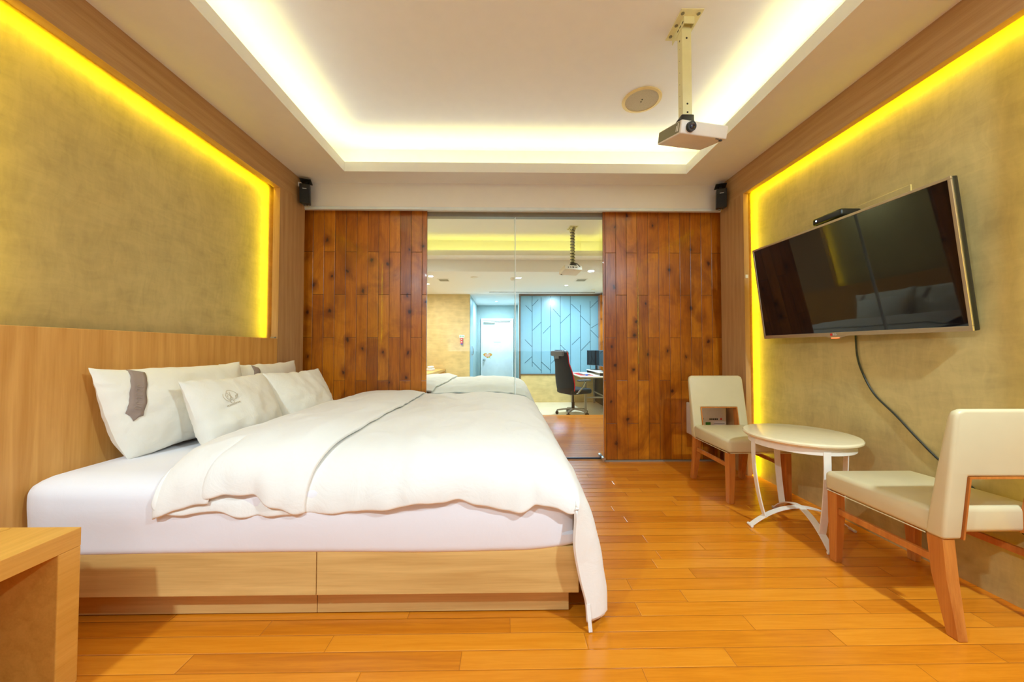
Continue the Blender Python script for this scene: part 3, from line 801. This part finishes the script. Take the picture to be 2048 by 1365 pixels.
# ================================================================== ROUND TABLE
t = thing('side_table', 'small round cream table on curved white metal legs between the two chairs', 'table', (1.727, 2.108, 0))
b = bm_new(); R = .281
lathe(b, [(.001, .532), (R-.022, .532), (R-.008, .536), (R-.001, .543), (R, .551), (R-.005, .558), (R-.016, .5605), (.001, .5605)], seg=64); obj('tabletop', b, 'tabletop', t)
b = bm_new(); ri = .252
lathe(b, [(ri-.006, .495), (ri, .495), (ri, .532), (ri-.006, .532)], seg=64); obj('apron_ring', b, 'wmetal', t)
angs = [172.7, 257.6, 352.7, 77.6]
for a in angs:
    a = math.radians(a); d = Vector((math.cos(a), math.sin(a), 0)); w = Vector((-math.sin(a), math.cos(a), 0))
    pts = [interp([(.252, 0, .515), (.253, 0, .44), (.248, 0, .34), (.232, 0, .22), (.212, 0, .12), (.196, 0, .060)], k/16) for k in range(17)]
    b = bm_new(); ribbon(b, [d*p.x + Vector((0, 0, p.z)) for p in pts], w, .034, .006); obj('leg', b, 'wmetal', t)
for a in angs[:2]:
    a = math.radians(a); d = Vector((math.cos(a), math.sin(a), 0)); w = Vector((-math.sin(a), math.cos(a), 0))
    pts = []
    for k in range(33):
        r = -.272 + .544*k/32; pts.append(d*r + Vector((0, 0, .010 + .116*(1-(r/.272)**2))))
    b = bm_new(); ribbon(b, pts, w, .034, .006)
    for s in (-1, 1): cyl(b, d*s*.277 - w*.022 + Vector((0, 0, .008)), d*s*.277 + w*.022 + Vector((0, 0, .008)), .0078, seg=10)
    obj('foot_arch', b, 'wmetal', t)

# ================================================================== TELEVISION
BL, BR, TL, TR = Vector((1.985, 2.73, 1.134)), Vector((2.030, 1.525, 1.131)), Vector((1.897, 2.73, 1.822)), Vector((1.942, 1.525, 1.806))
cen = (BL+BR+TL+TR)/4
ex = (BR-BL).normalized(); ez = ((TL+TR)/2-(BL+BR)/2); ez = (ez-ex*ez.dot(ex)).normalized(); en = ez.cross(ex).normalized()
if en.x > 0: en = -en
ey = -en                                              # local +Y goes into the wall
ex = ey.cross(ez)
tv = thing('television', 'large flat television with a champagne frame tilted forward on the right wall', 'television', cen)
tv.rotation_euler = Matrix((ex, ey, ez)).transposed().to_euler()
tw, thh = (BR-BL).length/2, ((TL+TR)/2-(BL+BR)/2).length/2
b = bm_new(); box(b, -tw, tw, .006, .036, -thh, thh, .006); obj('casing', b, 'black', tv)
b = bm_new(); bz = .014
for (x0, x1, z0, z1) in [(-tw, tw, thh-bz, thh), (-tw, tw, -thh, -thh+bz*1.7), (-tw, -tw+bz, -thh+bz*1.7, thh-bz), (tw-bz, tw, -thh+bz*1.7, thh-bz)]: box(b, x0, x1, -.001, .008, z0, z1, .002)
obj('bezel', b, 'bezel', tv, False)
b = bm_new(); box(b, -tw+bz, tw-bz, .002, .007, -thh+bz*1.7, thh-bz); obj('screen', b, 'screen', tv, False)
sx = ex.x and 0
b = bm_new(); tri = [(-.075, 0), (-.05, -.006), (-.025, -.013), (.025, -.013), (.05, -.006), (.075, 0)]
prism(b, [(x-.03, -thh+z+.001) for x, z in tri], .000, .012); obj('logo_lip', b, 'bezel', tv, False)
b = bm_new(); box(b, -.055, -.005, -.002, .006, -thh-.0125, -thh-.008, .001); obj('standby_light', b, 'led_red', tv, False)
b = bm_new(); cyl(b, (-.052, .001, -thh+.011), (-.052, -.0022, -thh+.011), .0075, seg=20); obj('logo_disc', b, 'red', tv, False)
tb = text_bm('LG', .018); bmesh.ops.transform(tb, matrix=Matrix.Translation((-.030, -.0015, -thh+.011)) @ Matrix.Rotation(PI/2, 4, 'X'), verts=tb.verts[:]); obj('logo_letters', tb, 'offwhite', tv, False)
b = bm_new(); box(b, -.2, .2, .034, .075, -.14, .02, .004); obj('wall_bracket', b, 'black', tv, False)

# cover plates left on the plaster above the set, and the box on top of the set
for (y0, y1, z0, z1, lb) in [(2.20, 2.475, 1.60, 1.915, 'flat painted cover plate on the wall behind the black media box'), (1.80, 2.165, 1.60, 1.905, 'flat painted cover plate on the wall above the television, right of the media box')]:
    b = bm_new(); box(b, PR-.006, PR+.002, y0, y1, z0, z1, .002); tag(obj('wall_plate', b, M['plaster'], None, False), lb, 'cover plate')
t = thing('media_box', 'small dark media box with a blue light perched above the television', 'media box', (2.02, 2.15, 1.85))
b = bm_new(); box(b, -.065, .062, -.10, .10, -.012, .032, .012, 3); obj('body', b, 'black', t)
b = bm_new(); cyl(b, (-.066, .068, .012), (-.062, .068, .012), .0045, seg=12); obj('indicator_light', b, 'led_blue', t)
b = bm_new(); box(b, -.02, .069, -.04, .04, -.10, -.012, .003); obj('bracket', b, 'black', t, False)

# television power cord
b = bm_new()
pts = [interp([(2.078, 2.105, 1.15), (2.080, 2.10, 1.02), (2.083, 2.075, .92), (2.083, 2.01, .80), (2.083, 1.90, .70), (2.083, 1.80, .60), (2.083, 1.70, .51), (2.083, 1.57, .42), (2.083, 1.47, .34), (2.083, 1.35, .26), (2.083, 1.05, .12)], k/60) for k in range(61)]
tube(b, pts, .0048, 8); tag(obj('power_cord', b, 'blackcable'), 'black cord curving down the wall from the television', 'cord')

# niche socket plate on the right frame post
b = bm_new(); box(b, XR-.004, XR+.0, 2.994, 3.02, 1.63, 1.66, .001)
b2 = bm_new(); box(b2, XR+.008, XR+.03, 2.984, 2.990, 1.655, 1.685, .001); b.free(); tag(obj('cable_clip', b2, 'offwhite', None, False), 'small white clip on the inner edge of the right wall frame', 'clip')
b2 = bm_new(); box(b2, XL-.046, XL-.012, 2.925, 2.945, 1.143, 1.156, .001); tag(obj('cable_clip', b2, 'greymetal', None, False), 'small grey clip on top of the headboard at the far end', 'clip')

# white escape equipment box on the wood wall
t = thing('equipment_box', 'white printed equipment box on the wood wall behind the far chair', 'box', (1.835, 3.29, .41))
b = bm_new(); box(b, -.135, .135, -.09, .099, -.145, .145, .008, 3); obj('case', b, 'offwhite', t)
b = bm_new()
for k in range(5): box(b, -.02+k*.016, -.008+k*.016, -.0915, -.089, .012, .026)
for k in range(3): box(b, -.115, -.07-.012*k, -.0915, -.089, .02-.02*k, .024-.02*k)
for k in range(4): box(b, .02, .115-.01*k, -.0915, -.089, -.022-.014*k, -.019-.014*k)
obj('printed_text', b, 'ink', t, False)
b = bm_new(); box(b, -.055, -.01, -.0916, -.089, -.045, -.008); obj('green_label', b, 'green', t, False)
b = bm_new(); cyl(b, (.085, -.0918, .02), (.085, -.089, .02), .008, seg=14); obj('red_seal', b, 'red', t, False)

# ================================================================== SPEAKERS
def wall_speaker(label, loc, rz, s):
    t = thing('wall_speaker', label, 'speaker', loc, rz)
    # tapered cabinet, front towards -Y, tilted down
    tm = Matrix.Rotation(math.radians(10), 4, 'X')
    b = bm_new(); loft(b, [[(-.043, -.05, z), (.043, -.05, z), (.034, .045, z), (-.034, .045, z)] for z in (-.085, .085)]); bevel_all(b, .008, 2)
    bmesh.ops.transform(b, matrix=tm, verts=b.verts[:]); obj('cabinet', b, 'black', t)
    b = bm_new(); box(b, -.040, .040, -.054, -.048, -.078, .042, .002); bmesh.ops.transform(b, matrix=tm, verts=b.verts[:]); obj('grille', b, 'fabricblack', t)
    b = bm_new(); cyl(b, (0, -.0535, .062), (0, -.05, .062), .014); bmesh.ops.transform(b, matrix=tm, verts=b.verts[:]); obj('tweeter', b, 'hole', t)
    b = bm_new(); box(b, -.016, .016, -.0525, -.0495, .04, .046); bmesh.ops.transform(b, matrix=tm, verts=b.verts[:]); obj('name_mark', b, 'offwhite', t, False)
    b = bm_new(); box(b, -.045, .045, -.055, .04, .118, .124, .001); box(b, -.012, .012, -.01, .01, .08, .12); box(b, -.02, .02, .02, .04, .0, .12); bmesh.ops.transform(b, matrix=Matrix.Rotation(math.radians(-6), 4, 'X'), verts=b.verts[:]); obj('bracket', b, 'black', t, False)
    b = bm_new(); cyl(b, (-.012, .0, -.10), (-.012, .0, -.08), .008); cyl(b, (.014, .0, -.098), (.014, .0, -.08), .007); obj('terminal', b, 'chrome', t)
    return t
sp = wall_speaker('black wall speaker under the ceiling in the far left corner', (-1.80, 3.215, 2.44), math.radians(18), -1)
b = bm_new(); tube(b, [(-.03, .05, .06), (-.07, .06, .05), (-.082, .06, 0), (-.07, .05, -.045), (-.03, .045, -.05)], .005, 8); obj('wire', b, 'offwhite', sp)
b = bm_new(); box(b, -.075, -.035, .0, .05, .07, .11, .003); obj('mount_block', b, 'offwhite', sp, False)
wall_speaker('black wall speaker under the ceiling in the far right corner', (1.955, 3.215, 2.425), math.radians(-22), 1)

b = bm_new(); lathe(b, [(.001, -.004), (.118, -.004), (.118, .0), (.001, .0)], seg=48)
t = thing('ceiling_speaker', 'round flush ceiling speaker with a tan ring near the projector', 'ceiling speaker', (1.0, 2.60, ZU))
obj('grille', b, 'speakercloth', t)
b = bm_new(); lathe(b, [(.116, -.002), (.120, -.008), (.139, -.006), (.141, 0.0), (.116, 0.0)], seg=48); obj('rim', b, 'tan', t)
b = bm_new(); cyl(b, (0, .012, -.0055), (0, .012, -.003), .005, seg=10); cyl(b, (0, -.012, -.0055), (0, -.012, -.003), .005, seg=10); obj('centre_mark', b, 'hole', t)

# ================================================================== PROJECTORS
def make_projector(label, loc, rz):
    t = thing('projector', label, 'projector', loc, rz)
    b = bm_new(); box(b, -.062, .062, -.10, .10, -.004, 0); obj('ceiling_plate', b, 'creammetal', t, False)
    for sx in (-1, 1):
        for y in (-.075, .0, .072):
            b = bm_new(); cyl(b, (sx*.044, y, -.0065), (sx*.044, y, -.004), .0095, seg=14); obj('bolt', b, 'grille', t)
    b = bm_new()
    box(b, -.029, -.026, -.06, .085, -.045, -.004); box(b, .026, .029, -.06, .085, -.045, -.004); box(b, -.026, .026, -.06, -.057, -.045, -.004); obj('plate_channel', b, 'creammetal', t, False)
    zb = -.565
    b = bm_new(); zp = zb+.03; box(b, -.026, .026, -.028, -.024, zp, -.02, .001); box(b, -.026, -.022, -.024, .024, zp, -.02); box(b, .022, .026, -.024, .024, zp, -.02); obj('pole', b, 'creammetal', t, False)
    holes = [((0, -.0288, z), (0, -.027, z), .0055) for z in (-.10, zb+.09, zb+.042)] + [((-.0268, .0, -.095), (-.0255, .0, -.095), .005)] + [((-.0266, .004, -.14-k*.068), (-.0257, .004, -.14-k*.068), .0018) for k in range(6)]
    for h0, h1, hr in holes:
        b = bm_new(); cyl(b, h0, h1, hr, seg=10); obj('screw_hole', b, 'hole', t, False)
    for k in range(3):
        b = bm_new(); box(b, -.0296, -.0285, -.05+k*.026, -.034+k*.026, -.030, -.022); obj('slot', b, 'hole', t, False)
    b = bm_new(); box(b, -.036, .036, -.034, .034, zb-.05, zb+.028, .006); box(b, -.05, .045, -.02, .05, zb-.058, zb+.008, .006); obj('swivel_joint', b, 'black', t)
    # body, yawed and pitched so that the lens looks down the room
    R_ = Matrix.Translation((.030, -.012, zb-.082)) @ Matrix.Rotation(math.radians(10.5), 4, 'Z') @ Matrix.Rotation(math.radians(14), 4, 'X')
    w, d, h = .143, .105, .034
    def part(nm, bm, m, smooth=True, par=t): bmesh.ops.transform(bm, matrix=R_, verts=bm.verts[:]); return obj(nm, bm, m, par, smooth)
    b = bm_new(); box(b, -w, w, -d, d, -h, h, .007, 3); part('body', b, 'projwhite')
    b = bm_new(); box(b, -w-.0015, -w+.002, -d+.012, d-.008, -h+.008, h-.006, .001); g = part('side_grille', b, 'grille', False)
    b = bm_new(); box(b, -w-.0022, -w, -d+.02, -d+.028, -h+.016, h-.012); box(b, -w-.0022, -w, -d+.034, -d+.04, -h+.018, h-.022); part('side_mark', b, 'offwhite', False)
    b = bm_new(); cyl(b, (-.088, -d+.004, .002), (-.088, -d-.016, .002), .0265, .0245, 28); part('lens_barrel', b, 'black')
    b = bm_new(); sphere(b, (-.088, -d-.013, .002), .019, (1, .35, 1)); part('lens', b, 'lens')
    b = bm_new(); box(b, -.05, .06, -.075, .06, h, h+.007, .002); part('mount_plate', b, 'creammetal', False)
    b = bm_new(); cyl(b, (.118, -d+.018, -h-.006), (.118, -d+.018, -h+.004), .009, seg=14); box(b, .08, .10, -d+.006, -d+.012, -h-.002, -h+.002); part('foot', b, 'ink')
    b = bm_new(); box(b, -.02, -.002, d-.016, d-.010, -h-.0012, -h+.001); part('red_print', b, 'red', False)
    for (x0, x1, z0, z1) in ((-.012, .02, -.008, .012), (.035, .055, -.008, .008), (-.05, -.03, -.006, .006), (.077, .093, -.012, .004)):
        b = bm_new(); box(b, x0, x1, d-.002, d+.0016, z0, z1); part('rear_port', b, 'hole', False)
    return t
PY = 1.985
pr = make_projector('white projector hanging from a cream pole under the near ceiling tray', (1.01, PY, ZU), 0)
pr2 = copy_tree(pr); pr2.location = (1.0, 5.39, ZU); pr2.rotation_euler = (0, 0, PI + math.radians(6))
tag(pr2, 'projector on a cable wrapped pole seen beyond the glass doors', 'projector')
b = bm_new()
tube(b, [(.034*math.cos(k*.9), .036*math.sin(k*.9), -.03-.0065*k) for k in range(80)], .006, 6)
tube(b, [(.02, .03, -.50), (.03, .06, -.54), (-.04, .10, -.57), (-.085, .10, -.615)], .006, 6)
obj('cable', b, 'blackcable', pr2)

# ================================================================== ENTRANCE AND STUDY CORNER BEYOND THE GLASS
def downlight(label, x, y, z, r=.045):
    t = thing('downlight', label, 'ceiling light', (x, y, z))
    b = bm_new(); lathe(b, [(r*.72, -.001), (r*.8, -.006), (r, -.004), (r, 0), (r*.72, 0)], seg=28); obj('rim', b, 'offwhite', t)
    b = bm_new(); lathe(b, [(.001, -.002), (r*.72, -.002), (r*.72, -.0005), (.001, -.0005)], seg=28); obj('lamp_face', b, 'led_strip', t)
    return t
downlight('lit ceiling spot in the passage in front of the white entrance door', -.276, 9.9, ZE)
downlight('lit ceiling spot over the study corner, above the office chair', 1.24, 7.4, ZE)
downlight('lit ceiling spot at the left, above the console desk', -1.60, 7.3, ZE)
def vent(label, x, y):
    t = thing('ceiling_vent', label, 'vent', (x, y, ZE))
    b = bm_new(); box(b, -.11, .11, -.12, .12, -.008, 0, .002); obj('frame', b, 'offwhite', t, False)
    b = bm_new()
    for k in range(5): box(b, -.085, .085, -.085+k*.04, -.06+k*.04, -.0095, -.007)
    obj('slats', b, 'grille', t, False)
vent('square ceiling vent above the console desk side of the entrance', -1.2, 6.87); vent('square ceiling vent above the study desk', 1.43, 6.83)
def detector(label, x, y, r, h):
    b = bm_new(); lathe(b, [(.001, -h), (r*.6, -h), (r*.9, -h*.6), (r, -h*.25), (r, 0), (.001, 0)], seg=28)
    tag(obj('smoke_detector', b, 'offwhite', None, True, (x, y, ZE)), label, 'detector')
detector('flat round white detector on the entrance ceiling, left of the glass seam', -.588, 6.6, .075, .022)
detector('domed white detector on the entrance ceiling at the glass seam', .13, 6.68, .06, .05)
detector('small white sensor on the entrance ceiling over the blue partition', 1.92, 7.9, .05, .018)

# console desk with white telephone
t = thing('console_desk', 'long pale wood console desk along the left, beyond the second bed', 'desk', (-1.74, 7.42, ZF))
b = bm_new(); box(b, -.10, .28, -1.22, 1.22, .74, .80, .003); obj('desktop', b, 'bed', t, False)
for y in (-1.18, -.2, .55, 1.19):
    b = bm_new(); box(b, -.09, .27, y-.03, y+.03, 0, .74); obj('panel', b, 'bed', t, False)
t = thing('telephone', 'white telephone on the console desk seen at the left of the glass', 'telephone', (-1.68, 7.75, ZF+.80), math.radians(80))
b = bm_new(); box(b, -.13, .13, -.10, .10, 0, .05, .012, 3); obj('base', b, 'offwhite', t)
b = bm_new(); box(b, -.12, .12, -.09, -.02, .05, .10, .02, 3); obj('handset', b, 'offwhite', t)
b = bm_new()
for i in range(3):
    for j in range(4): box(b, -.04+i*.03, -.022+i*.03, .005+j*.02, .018+j*.02, .05, .054)
obj('keypad', b, 'ink', t, False)

# red torch and sign on the yellow wall
t = thing('emergency_torch', 'red emergency torch hanging on the beige entrance wall', 'torch', (-1.075, 8.66, 1.26))
b = bm_new(); cyl(b, (0, -.03, -.06), (0, -.03, .07), .028); obj('body', b, 'red', t)
b = bm_new(); cyl(b, (0, -.03, -.085), (0, -.03, -.06), .024, .028); obj('head', b, 'blueprint', t)
b = bm_new(); box(b, -.012, .012, -.061, -.055, .03, .05); box(b, -.012, .012, -.061, -.055, -.03, -.01); obj('label_print', b, 'offwhite', t, False)
b = bm_new(); box(b, -.02, .02, -.006, 0, -.06, .08); obj('holder', b, 'offwhite', t, False)
t = thing('safety_sign', 'small white sign with green lettering above the red torch', 'sign', (-1.075, 8.66, 1.375))
b = bm_new(); box(b, -.062, .062, -.006, 0, -.032, .032, .002); obj('board', b, 'paper', t, False)
b = bm_new()
for x0 in (-.05, .008):
    for k in range(3): box(b, x0+k*.015, x0+k*.015+.010, -.0075, -.0055, -.012, .012)
    box(b, x0, x0+.042, -.0075, -.0055, -.002, .003)
obj('green_letters', b, 'greenled', t, False)

# door stickers
t = thing('heart_sticker', 'orange heart shaped speech bubble sticker on the white entrance door', 'sticker', (-.565, 10.784, .885))
def heart(s): return [(s*.0115*16*math.sin(a)**3/16*1.25, s*(13*math.cos(a)-5*math.cos(2*a)-2*math.cos(3*a)-math.cos(4*a))/17*.0092) for a in [2*PI*k/40 for k in range(40)]]
b = bm_new(); prism(b, [(x*9.4, z*10.0) for x, z in heart(1.0)], -.002, 0); prism(b, [(.03, -.06), (.09, -.10), (.055, -.04)], -.002, 0); obj('border', b, 'yellowgreen', t, False)
b = bm_new(); prism(b, [(x*8.6, z*9.2) for x, z in heart(1.0)], -.003, -.0005); obj('heart', b, 'orange', t, False)
b = bm_new()
for k, (x0, x1) in enumerate([(-.07, .065), (-.07, .07), (-.045, .05)]): 
    q = x0
    while q < x1: box(b, q, min(q+.022, x1), -.004, -.0025, .018-.028*k, .032-.028*k); q += .03
obj('white_letters', b, 'paper', t, False)
t = thing('door_notice', 'small white notice with lilac script on the entrance door', 'notice', (-.275, 10.784, 1.275))
b = bm_new(); box(b, -.13, .13, -.002, 0, -.08, .08); obj('paper', b, 'paper', t, False)
b = bm_new()
pts = [(-.11+.22*k/40, -.003, .006+.028*math.sin(k*1.55)*(1.25 if k < 5 else .7)) for k in range(41)]
tube(b, pts, .0045, 6); box(b, -.05, .04, -.0032, -.002, -.056, -.048); obj('script_letters', b, 'lilac', t, False)

# study desk -----------------------------------------------------------
t = thing('study_desk', 'white topped desk on grey steel legs at the right beyond the glass', 'desk', (1.80, 7.75, ZF))
b = bm_new(); box(b, -.34, .31, -.75, .75, .70, .725, .002); obj('desktop', b, 'desktop', t, False)
for (x, y) in ((-.25, -.71), (.27, -.71), (-.25, .71), (.27, .71)):
    b = bm_new(); box(b, x-.02, x+.02, y-.02, y+.02, 0, .70); obj('leg', b, 'greymetal', t, False)
b = bm_new(); box(b, -.25, .27, -.72, -.70, .30, .33); box(b, .26, .28, -.70, .70, .25, .28); obj('crossbar', b, 'greymetal', t, False)
b = bm_new(); box(b, .285, .30, -.70, .70, .04, .70); obj('back_panel', b, 'black', t, False)
DZ = ZF+.725
b = bm_new(); box(b, -.14, .14, -.42, .42, 0, .004, .001); tag(obj('desk_mat', b, 'redpad', None, False, (1.63, 7.70, DZ)), 'red mat along the front of the study desk', 'desk mat')
t = thing('keyboard', 'pale keyboard lying on the red desk mat', 'keyboard', (1.64, 7.55, DZ+.005))
b = bm_new(); box(b, -.07, .07, -.21, .21, 0, .018, .004); obj('body', b, 'greymetal', t)
b = bm_new()
for i in range(4):
    for j in range(12): box(b, -.06+i*.03, -.036+i*.03, -.20+j*.033, -.174+j*.033, .018, .024)
obj('keys', b, 'offwhite', t, False)
t = thing('monitor_riser', 'long white and black monitor stand on the study desk', 'monitor stand', (1.97, 7.75, DZ))
b = bm_new(); box(b, -.11, .11, -.60, .60, .055, .075, .002); obj('shelf', b, 'offwhite', t, False)
for y in (-.57, .57):
    b = bm_new(); box(b, -.10, .10, y-.02, y+.02, 0, .055); obj('foot', b, 'black', t, False)
b = bm_new(); sphere(b, (0, 0, .012), .02, (1.6, 1, .8)); tag(obj('mouse', b, 'blueprint', None, True, (1.62, 7.25, DZ+.004)), 'small blue mouse on the near end of the desk mat', 'mouse')
def monitor(label, loc, rz):
    t = thing('monitor', label, 'monitor', loc, rz)
    b = bm_new(); box(b, -.27, .27, -.012, .02, .10, .44, .006); obj('casing', b, 'monitor', t)
    b = bm_new(); box(b, -.262, .262, -.014, -.011, .11, .432); obj('screen', b, 'screen', t, False)
    b = bm_new(); box(b, -.03, .03, .02, .04, .0, .28, .004); obj('stand', b, 'black', t, False)
    b = bm_new(); box(b, -.10, .10, -.06, .09, 0, .012, .004); obj('base', b, 'black', t, False)
monitor('flat monitor standing on the study desk, facing the office chair', (1.98, 7.98, DZ+.076), math.radians(-62))
monitor('second monitor cut off by the right wood clad panel', (2.02, 7.42, DZ+.076), math.radians(-84))

# office chair ---------------------------------------------------------
t = thing('office_chair', 'black high backed office chair with red piping at the study desk', 'office chair', (1.29, 6.96, ZF), math.radians(-62))
# local: chair faces +Y
b = bm_new()
for k in range(5):
    a = 2*PI*k/5 + .3; d = Vector((math.cos(a), math.sin(a), 0))
    loft(b, [[d*r + Vector((-d.y, d.x, 0))*s*w + Vector((0, 0, z+q*.012)) for s, q in ((-1, -1), (1, -1), (1, 1), (-1, 1))] for r, w, z in ((.03, .028, .11), (.18, .022, .10), (.31, .016, .078))])
obj('star_base', b, 'greymetal', t, False)
for k in range(5):
    a = 2*PI*k/5 + .3; d = Vector((math.cos(a), math.sin(a), 0)); w = Vector((-d.y, d.x, 0))
    b = bm_new()
    for s in (-1, 1): cyl(b, d*.31 + w*s*.012 + Vector((0, 0, .03)), d*.31 + w*s*.03 + Vector((0, 0, .03)), .03, seg=16)
    cyl(b, d*.31 + Vector((0, 0, .03)), d*.31 + Vector((0, 0, .08)), .010, seg=10); obj('caster', b, 'black', t)
b = bm_new(); cyl(b, (0, 0, .09), (0, 0, .24), .03); cyl(b, (0, 0, .24), (0, 0, .40), .018); box(b, -.12, .12, -.14, .14, .39, .42, .01); obj('gas_lift', b, 'black', t)
b = bm_new(); box(b, -.25, .25, -.22, .27, .41, .51, .04, 4); obj('seat', b, 'fabricblack', t)
# back: lofted upright shell with wings
def bring(z, w, y, th, n=20):
    out = []
    for k in range(n):
        a = 2*PI*k/n; cx, sy = math.cos(a), math.sin(a)
        x = math.copysign(abs(cx)**.6, cx)*w; out.append((x, y + math.copysign(abs(sy)**.7, sy)*th + .05*(x/w)**2*(w/.25), z))
    return out
secs = [(.42, .20, -.215, .05), (.50, .245, -.225, .06), (.62, .262, -.24, .062), (.78, .25, -.262, .06), (.92, .215, -.285, .055), (1.0, .195, -.30, .052), (1.12, .205, -.325, .05), (1.20, .19, -.34, .045), (1.25, .12, -.35, .03)]
b = bm_new(); loft(b, [bring(*s) for s in secs]); bk = obj('backrest', b, 'fabricblack', t)
b = bm_new()
for s in (-1, 1):
    pts = [Vector((s*(w+.004), y+.05*(w/.25)+.012, z)) for z, w, y, th_ in secs[:-1]]
    tube(b, [interp([tuple(p) for p in pts], k/40) for k in range(41)], .010, 6)
obj('red_piping', b, 'redpipe', bk)
b = bm_new(); box(b, -.16, .16, -.325, -.20, 1.06, 1.24, .05, 4); obj('headrest', b, 'greyvinyl', bk)
b = bm_new(); box(b, -.19, .19, -.40, -.345, 1.13, 1.235, .025, 3); box(b, -.07, .07, -.395, -.37, 1.08, 1.13, .01); obj('head_cover', b, 'greyvinyl', bk)
for s in (-1, 1):
    b = bm_new(); box(b, s*.30-.045, s*.30+.045, -.12, .16, .66, .69, .012, 3); obj('armrest', b, 'greyvinyl', t)
    b = bm_new(); tube(b, [(s*.20, -.10, .42), (s*.30, -.12, .45), (s*.315, -.02, .56), (s*.30, .06, .655)], .014, 8); obj('arm_support', b, 'chrome', t)
